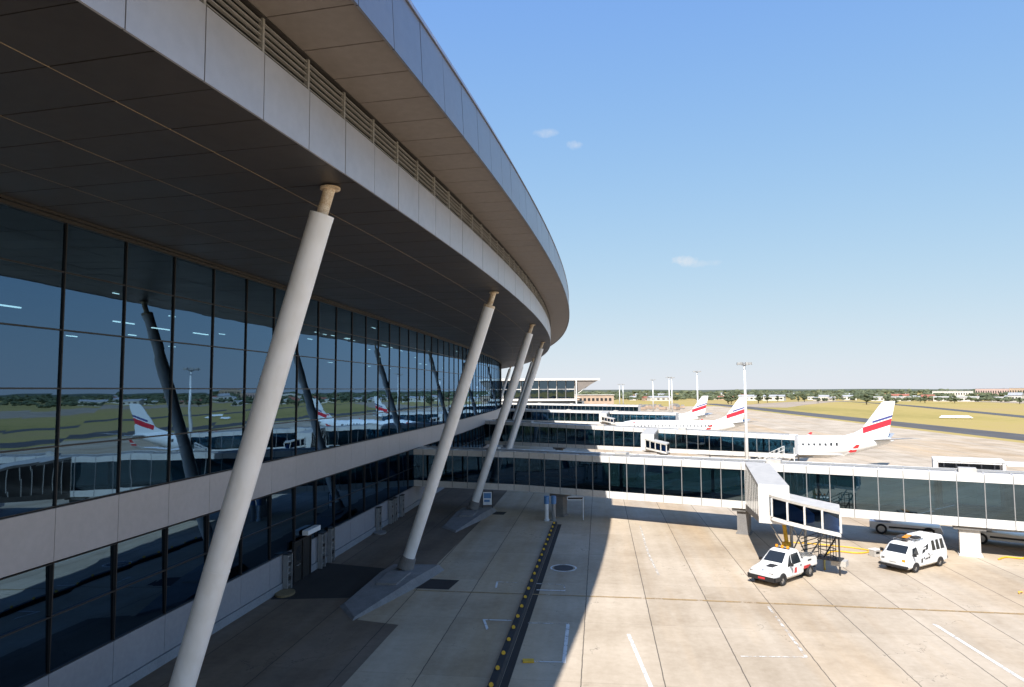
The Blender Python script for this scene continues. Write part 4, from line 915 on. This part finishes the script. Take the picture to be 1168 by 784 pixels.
# ================================================================== AIRLINERS
def make_plane():
    t = thing('airliner', 'nearest parked white airliner, red and blue stripes on its fin', 'airliner', (0,0,0), 0, 'airliners parked nose in along the terminal')
    stn = [(15.0,2.75,.06,.06), (14.7,2.76,.42,.40), (14.0,2.85,.8,.8), (13.0,3.0,1.13,1.15), (11.6,3.16,1.4,1.48), (10.0,3.25,1.5,1.66), (4,3.25,1.5,1.68), (-2,3.25,1.5,1.68), (-5.5,3.27,1.5,1.66), (-8,3.45,1.36,1.46), (-10.5,3.75,1.02,1.12), (-12.6,4.05,.66,.76), (-14.3,4.28,.34,.4), (-15.0,4.36,.12,.14)]
    b = MB(); n = 26
    b.loft([[(x, ry*math.sin(2*math.pi*i/n), zc + rz*math.cos(2*math.pi*i/n)) for i in range(n)] for x, zc, ry, rz in stn])
    fus = b.build('fuselage', MT['skin'], t, local=True, smooth=True)
    def sec(x):
        for a, c in zip(stn, stn[1:]):
            if a[0] >= x >= c[0]: k = (a[0]-x)/(a[0]-c[0]); return [lerp(p, q, k) for p, q in zip(a, c)]
    def skin(x, z, sg, off=.012):
        _, zc, ry, rz = sec(x); q = max(-1, min(1, (z-zc)/rz)); return (x, sg*(ry*math.sqrt(1-q*q)+off), z)
    for sg in (-1, 1):
        for i in range(22):
            x = 9.6 - i*.78; m = MB(); m.face([skin(x-.17,3.52,sg), skin(x+.17,3.52,sg), skin(x+.17,3.98,sg), skin(x-.17,3.98,sg)]); m.build('cabin_window', MT['black'], fus, local=True)
        for x in (11.0, -8.2):
            m = MB()
            for a, c in ((-.42,-.38), (.38,.42)): m.face([skin(x+a,2.6,sg), skin(x+c,2.6,sg), skin(x+c,4.3,sg), skin(x+a,4.3,sg)])
            m.face([skin(x-.42,4.28,sg), skin(x+.42,4.28,sg), skin(x+.42,4.32,sg), skin(x-.42,4.32,sg)]); m.build('cabin_door', MT['agrey'], fus, local=True)
        m = MB(); m.face([skin(10.0,4.15,sg), skin(9.35,4.15,sg), skin(9.5,4.5,sg), skin(9.85,4.5,sg)]); m.build('red_emblem', MT['redp'], fus, local=True)
        m = MB(); m.face([skin(13.6,3.35,sg,.02), skin(12.7,3.5,sg,.02), skin(12.7,4.0,sg,.02), skin(13.3,3.75,sg,.02)]); m.build('cockpit_window', MT['black'], fus, local=True)
        # wing, winglet, engine, tailplane, main gear
        R = [(4.2,1.2,2.15,.5), (-3.6,1.2,2.25,.2)]
        def foil(x0, x1, y, z, th): return [(x0,y,z), (lerp(x0,x1,.25),y,z+th*.6), (x1,y,z+.02), (lerp(x0,x1,.3),y,z-th*.4)]
        w = MB(); w.loft([foil(4.4,-3.4,sg*.9,2.1,.9), foil(1.2,-3.6,sg*4.4,2.45,.6), foil(-4.3,-6.0,sg*12.6,3.2,.25)]); w.build('wing', MT['skin'], t, local=True, smooth=False)
        w = MB(); w.loft([foil(-4.4,-6.0,sg*12.6,3.2,.22), foil(-5.2,-6.2,sg*12.95,3.6,.16)]); w.build('winglet_root', MT['skin'], t, local=True)
        w = MB(); w.loft([foil(-5.25,-6.2,sg*12.96,3.62,.15), foil(-5.55,-6.35,sg*13.05,3.95,.13)]); w.loft([foil(-5.75,-6.45,sg*13.12,4.15,.11), foil(-6.2,-6.65,sg*13.2,4.6,.06)]); wl = w.build('winglet', MT['redp'], t, local=True)
        w = MB(); w.loft([foil(-5.55,-6.35,sg*13.05,3.951,.13), foil(-5.75,-6.45,sg*13.12,4.149,.11)]); w.build('winglet_band', MT['skin'], wl, local=True)
        e = MB(); cx = [(4.6,.78), (4.2,.9), (3.0,.93), (1.6,.8), (.6,.5)]
        e.tube([(x, sg*4.3, 1.62) for x, _ in cx], [r for _, r in cx], 20); e.build('engine', MT['skin'], t, local=True, smooth=True, autosmooth=True)
        e = MB(); e.disc((4.61,sg*4.3,1.62), (1,0,0), .68, .02, 20); e.build('engine_intake', MT['black'], t, local=True)
        e = MB(); e.hexa([(3.4,sg*4.2,2.3), (.4,sg*4.2,2.2), (.4,sg*4.4,2.2), (3.4,sg*4.4,2.3), (2.4,sg*4.22,2.6), (-.6,sg*4.22,2.5), (-.6,sg*4.38,2.5), (2.4,sg*4.38,2.6)]); e.build('engine_pylon', MT['agrey'], t, local=True)
        w = MB(); w.loft([foil(-11.7,-14.5,sg*.35,4.35,.3), foil(-15.3,-16.9,sg*5.6,5.0,.1)]); w.build('tailplane', MT['agrey'], t, local=True)
        g = MB(); g.tube([(-1.2,sg*2.5,2.1), (-1.2,sg*2.5,.5)], .12, 8); g.build('landing_gear', MT['steel'], t, local=True)
        g = MB()
        for o in (-.25, .25): g.disc((-1.2,sg*2.5+o,.5), (0,1,0), .5, .3, 18)
        g.build('landing_wheel', MT['rubber'], t, local=True)
    g = MB(); g.tube([(11.2,0,1.9), (11.2,0,.35)], .09, 8); g.build('landing_gear', MT['steel'], t, local=True)
    g = MB(); g.disc((11.2,-.2,.33), (0,1,0), .33, .18, 16); g.disc((11.2,.2,.33), (0,1,0), .33, .18, 16); g.build('landing_wheel', MT['rubber'], t, local=True)
    b = MB(); b.loft([[(3.6,-1.1,1.75), (3.6,1.1,1.75), (3.2,1.3,2.2), (3.2,-1.3,2.2)], [(-3.6,-1.1,1.75), (-3.6,1.1,1.75), (-3.4,1.3,2.2), (-3.4,-1.3,2.2)]]); b.build('belly_fairing', MT['agrey'], t, local=True)
    # fin with dorsal fillet (outline given real thickness)
    out = [(-7.6,4.75), (-9.6,5.35), (-10.6,5.9), (-13.55,9.9), (-13.9,10.05), (-15.35,10.05), (-14.1,4.55), (-12,4.4)]
    f = MB(); rings = []
    for k in (-1, 1): rings.append([(x, k*(.16-.02*(z-4.5)), z) for x, z in out])
    f.loft(rings); f.build('fin', MT['fin'], t, local=True)
    return t
plA = make_plane()
def put(o, x, y, rz): o.location = (x, y, 0); o.rotation_euler = (0,0,rz)
put(plA, 41.5, 103.3, math.atan2(.2,-.98))
plA['label'] = 'nearest and largest parked white airliner, right of the floodlight mast behind the second bridge'
plB = copy_tree(plA); put(plB, 37.6, 155.0, math.atan2(.2,-.98)); plB['label'] = 'middle white airliner, its striped fin touching the tallest floodlight mast'
plC = copy_tree(plA); put(plC, 41.0, 197.0, math.atan2(.24,-.97)); plC['label'] = 'farthest white airliner, its striped fin left of the other two'

# ================================================================== FLOODLIGHT MASTS
def make_mast():
    t = thing('floodlight_mast', '', 'floodlight mast', (0,0,0), 0, 'floodlight masts on the apron')
    p = MB(); p.tube([(0,0,0), (0,0,8), (0,0,15)], [.24,.17,.11], 14); p.build('pole', MT['mast'], t, local=True, smooth=True)
    p = MB(); p.box((0,0,.15), (.8,.8,.3)); p.build('base', MT['concrete'], t, local=True)
    h = MB(); h.tube([(.62*math.cos(a*math.pi/8), .62*math.sin(a*math.pi/8), 15.0) for a in range(17)], .04, 6)
    for a in range(4): h.tube([(.62*math.cos(a*math.pi/2), .62*math.sin(a*math.pi/2), 15.0), (-.0,0,14.85)], .03, 6)
    h.disc((0,0,15.0), (0,0,1), .2, .3, 12); h.build('head_ring', MT['steel'], t, local=True)
    for a in range(8):
        x, y = .72*math.cos(a*math.pi/4), .72*math.sin(a*math.pi/4); l_ = MB(); l_.box((x,y,15.12), (.34,.26,.26), a*math.pi/4); l_.box((x*1.24,y*1.24,15.06), (.03,.24,.22), a*math.pi/4); l_.build('floodlight', MT['lamphead'], t, local=True)
    return t
ms = make_mast()
for i, (u, v, Y, lab) in enumerate([(849,415,82,'tallest nearest floodlight mast, standing before the second bridge'), (795,424,225,'second floodlight mast, right of the paired masts beyond the airliners'), (763,430.5,285,'left one of the close pair of thin floodlight masts'), (766,431,300,'right one of the close pair of thin floodlight masts'), (744.5,433.5,330,'single floodlight mast left of the close pair'), (706.5,438.5,420,'faint floodlight mast, leftmost in the far distance'), (710.5,438.5,425,'faint floodlight mast, just right of the leftmost one')]):
    d = _ray(u, v); k = Y/d.y; x, z = d.x*k, d.z*k+12
    m = ms if i == 0 else copy_tree(ms); m.location = (x, Y, hgt(x, Y)); s = (z-hgt(x,Y))/15.1; w_ = 1.0 if i == 0 else 1.5
    m.scale = (w_, w_, s); m['label'] = lab

# ================================================================== FAR PIER, HOUSES, TREES
pier = thing('pier_building', 'distant glazed pier building with a white slab roof jutting right on a braced wedge', 'building', (18,305,0))
b = MB(); b.box((9,312,16.55), (60,22,.9)); b.build('roof', MT['bwhite'], pier)
b = MB(); b.hexa([(28.9,301.6,11.2), (29.4,301.6,11.2), (29.4,322.4,11.2), (28.9,322.4,11.2), (28.9,301.6,16.09), (38.2,301.6,16.09), (38.2,322.4,16.09), (28.9,322.4,16.09)]); b.build('roof_wedge', MT['soffit2'], pier)
b = MB(); b.box((4,312,7.5), (49.4,18.4,1.0)); b.build('ledge', MT['bwhite'], pier)
b = MB(); b.box((4,312,3.5), (48,17,6.98)); b.build('lower_storey', MT['interior'], pier)  # near-black wall: the shade below the ledge is put into its colour
b = MB(); b.box((4,312,12.05), (48,17,8.1)); b.build('upper_storey', MT['dsteel'], pier)
for i in range(12):
    x = -18 + i*4.0; w = MB(); w.box((x,303.42,12.0), (3.5,.12,7.6)); g = w.build('window', MT['bglass'], pier)
    q = MB(); q.box((x+1.85,303.3,12.0), (.16,.2,8.0)); q.box((x,303.32,12.2), (3.5,.1,.35)); q.build('window_frame', MT['bwhite'] if i % 2 else MT['bmull'], g)
b = MB(); b.tube([(28.4,300.4,0), (28.4,300.4,16.1)], .32, 12); b.tube([(28.8,302,10), (36.5,302,15.6)], .16, 8); b.build('column', MT['bwhite'], pier)
low = thing('low_terminal_block', 'low orange-brown apron building beyond the far bridges', 'building', (55,440,0))
b = MB(); b.box((52,440,4.2), (26,12,8.4)); b.box((30,430,3.4), (24,12,6.8)); b.build('wall', MT['hwall2'], low)
b = MB(); b.box((52,440,8.55), (27,13,.3)); b.box((30,430,6.95), (25,13,.3)); b.build('roof', MT['hwall'], low)
for i in range(9):
    w = MB(); w.box((41+i*2.7,433.96,5.6), (1.6,.1,1.8)); w.build('window', MT['black'], low)
cr = thing('ground_equipment', '', 'ground equipment', (0,0,0), 0, 'ground equipment parked on the far apron')
b = MB(); b.box((0,0,1.1), (4.4,1.9,1.5)); b.build('container', MT['hwall2'], cr, local=True); b = MB(); b.box((1.2,0,2.1), (1.6,1.8,.6)); b.box((0,0,.3), (4.6,1.7,.3)); b.build('hood', MT['steel'], cr, local=True)
rr = random.Random(11); pos = [(62+rr.uniform(0,46), rr.uniform(385,452)) for _ in range(26)]
for i, (x, y) in enumerate(pos):
    c = cr if i == 0 else copy_tree(cr); c.location = (x, y, 0); c.rotation_euler = (0,0,rr.uniform(0,3)); c['label'] = 'small brown and grey equipment crate on the far apron beside the distant masts'

def house(name, w, d, h, roofh, wm, rm, label, cat, group):
    t = thing(name, label, cat, (0,0,0), 0, group)
    b = MB(); b.box((0,0,h/2), (w,d,h)); b.build('wall', wm, t, local=True)
    b = MB(); b.loft([[(-w/2-.4,-d/2-.5,h+.01), (-w/2-.4,d/2+.5,h+.01), (-w/2-.4,0,h+roofh)], [(w/2+.4,-d/2-.5,h+.01), (w/2+.4,d/2+.5,h+.01), (w/2+.4,0,h+roofh)]]); b.build('roof', rm, t, local=True)
    n = max(2, int(w/5))
    for i in range(n):
        m = MB(); m.box((-w/2+w*(i+.5)/n,-d/2-.02,h*.55), (w/n*.45,.1,h*.35)); m.build('window', MT['black'], t, local=True)
    return t
H1 = house('white_house', 22, 12, 5, 2.2, MT['hwall'], MT['roofgrey'], 'small white low house with a grey roof among distant trees', 'house', 'white houses scattered beyond the airfield')
H2 = house('tan_house', 18, 11, 5, 2.4, MT['hwall2'], MT['roofred'], 'small tan house with a red roof among distant trees', 'house', 'tan houses scattered beyond the airfield')
H3 = house('white_shed', 46, 20, 5, 1.0, MT['hwall'], MT['hwall'], 'long white shed with a shallow pale roof across the airfield', 'shed', 'long white sheds across the airfield')
def place(o, first, az, r, rz=None):
    c = o if first else copy_tree(o); x, y = r*math.sin(az), r*math.cos(az); c.location = (x, y, hgt(x, y)); c.rotation_euler = (0,0, -az + (rz if rz is not None else rr.uniform(-.4,.4)))
    if rz is None: c.scale = (rr.uniform(.5,1.6), rr.uniform(.8,1.3), rr.uniform(.7,1.5))
    return c
used = {0: False, 1: False, 2: False}
for i in range(70):
    az = R_(rr.uniform(9.5, 47)); r = rr.uniform(900, 2300); k = rr.choice([0, 0, 1])
    place((H1, H2)[k], not used[k], az, r); used[k] = True
for az, r in ((20.5,1250), (33.2,980), (29.2,1050), (36.4,1120), (24.5,1350), (17,1450), (31.5,1300), (43,1200)):
    place(H3, not used[2], R_(az), r, rr.uniform(-.2,.2)); used[2] = True
hal = house('large_hall', 70, 30, 19, .6, MT['hwall3'], MT['roofgrey'], 'large pink-brown building rising above the trees on the right skyline', 'building', None); place(hal, True, R_(35.3), 2100, 0)
hal = house('large_hall', 60, 30, 20, .8, MT['hwall2'], MT['roofgrey'], 'large grey-brown building on the skyline at the right edge', 'building', None); place(hal, True, R_(37.1), 2050, 0)
hal = house('large_hall', 80, 30, 13, .8, MT['hwall'], MT['hwall'], 'wide cream building on the skyline just left of the pink-brown building', 'building', None); place(hal, True, R_(33.0), 1900, 0)
sh = thing('white_shelter', 'long low white shelter standing alone on the grass beside the taxiway', 'shelter', (171,262,0), -.55)
b = MB(); b.loft([[(-5.5,-1.2,.5), (5.5,-1.2,.5), (5.5,1.2,.5), (-5.5,1.2,.5)], [(-4.6,-.4,1.25), (4.2,-.4,1.25), (4.2,.4,1.25), (-4.6,.4,1.25)]]); b.build('canopy', MT['wpaint'], sh, local=True)
b = MB()
for x in (-4.6, 0, 4.6): b.box((x,0,.25), (.2,1.8,.5))
b.build('leg', MT['steel'], sh, local=True)
# distant treelines: one far-off mass of leafy clumps
tl = MB(); rt = random.Random(21)
def clump(mb, c, r, rz):
    n = 6; k = len(mb.v); a0 = rt.uniform(0,6)
    for lv, (zz_, rr_) in enumerate(((-.5,.75), (.1,1.0), (.65,.6))):
        for i in range(n):
            a = a0 + 2*math.pi*i/n + lv*.4; q = r*rr_*rt.uniform(.65,1.25); mb.v.append(Vector((c[0]+q*math.cos(a), c[1]+q*math.sin(a), c[2]+rz*(zz_+rt.uniform(-.2,.2)))))
    for lv in range(2):
        for i in range(n):
            j = (i+1) % n; mb.f.append([k+lv*n+i, k+lv*n+j, k+(lv+1)*n+j, k+(lv+1)*n+i]); mb.m.append(0)
    mb.f.append([k+2*n+i for i in range(n)]); mb.m.append(0)
def belt(a0, a1, r0, r1, n, h0, h1):
    for _ in range(n):
        az, r = R_(rt.uniform(a0, a1)), rt.uniform(r0, r1); x, y = r*math.sin(az), r*math.cos(az); h = rt.uniform(h0, h1)
        if math.sin(az*23+r*.004) > .75: continue
        for q in range(rt.choice([1,2,2,3])):
            clump(tl, (x+rt.uniform(-.6,.6)*h, y+rt.uniform(-.6,.6)*h, hgt(x,y)+h*rt.uniform(.35,.75)), h*rt.uniform(.35,.7), h*rt.uniform(.3,.5))
belt(3, 62, 1500, 2300, 1900, 7, 13); belt(3, 62, 1050, 1500, 620, 5, 9); belt(24, 62, 780, 1000, 320, 3, 6); belt(-20, 4, 900, 1800, 300, 7, 13)
belt(3, 62, 2400, 3600, 900, 12, 19)
tag(tl.build('distant_woodland', MT['leaf']), kind='stuff')
# single trees one can tell apart on the near edge of the belt
tree = thing('field_tree', 'dark round tree standing apart at the edge of the far field', 'tree', (0,0,0), 0, 'single trees at the edge of the far field')
MB().tube([(0,0,-.3), (.1,0,2.2), (.3,.1,4.2)], [.32,.22,.08], 8).build('trunk', MT['bark'], tree, local=True)
cw = MB()
for _ in range(46):
    a, q, z = rt.uniform(0,6.3), rt.uniform(0,2.6), rt.uniform(1.8,6.4); q *= 1-abs(z-3.8)/4; clump(cw, (q*math.cos(a), q*math.sin(a), z), rt.uniform(.5,1.0), rt.uniform(.4,.7))
cw.build('crown', MT['leaf'], tree, local=True)
for i in range(22):
    az = R_(rt.uniform(15, 38)); r = rt.uniform(560, 900); c = tree if i == 0 else copy_tree(tree); x, y = r*math.sin(az), r*math.cos(az); c.location = (x, y, hgt(x, y)); s = rt.uniform(.7,1.4); c.scale = (s,s,s); c.rotation_euler = (0,0,rt.uniform(0,6))
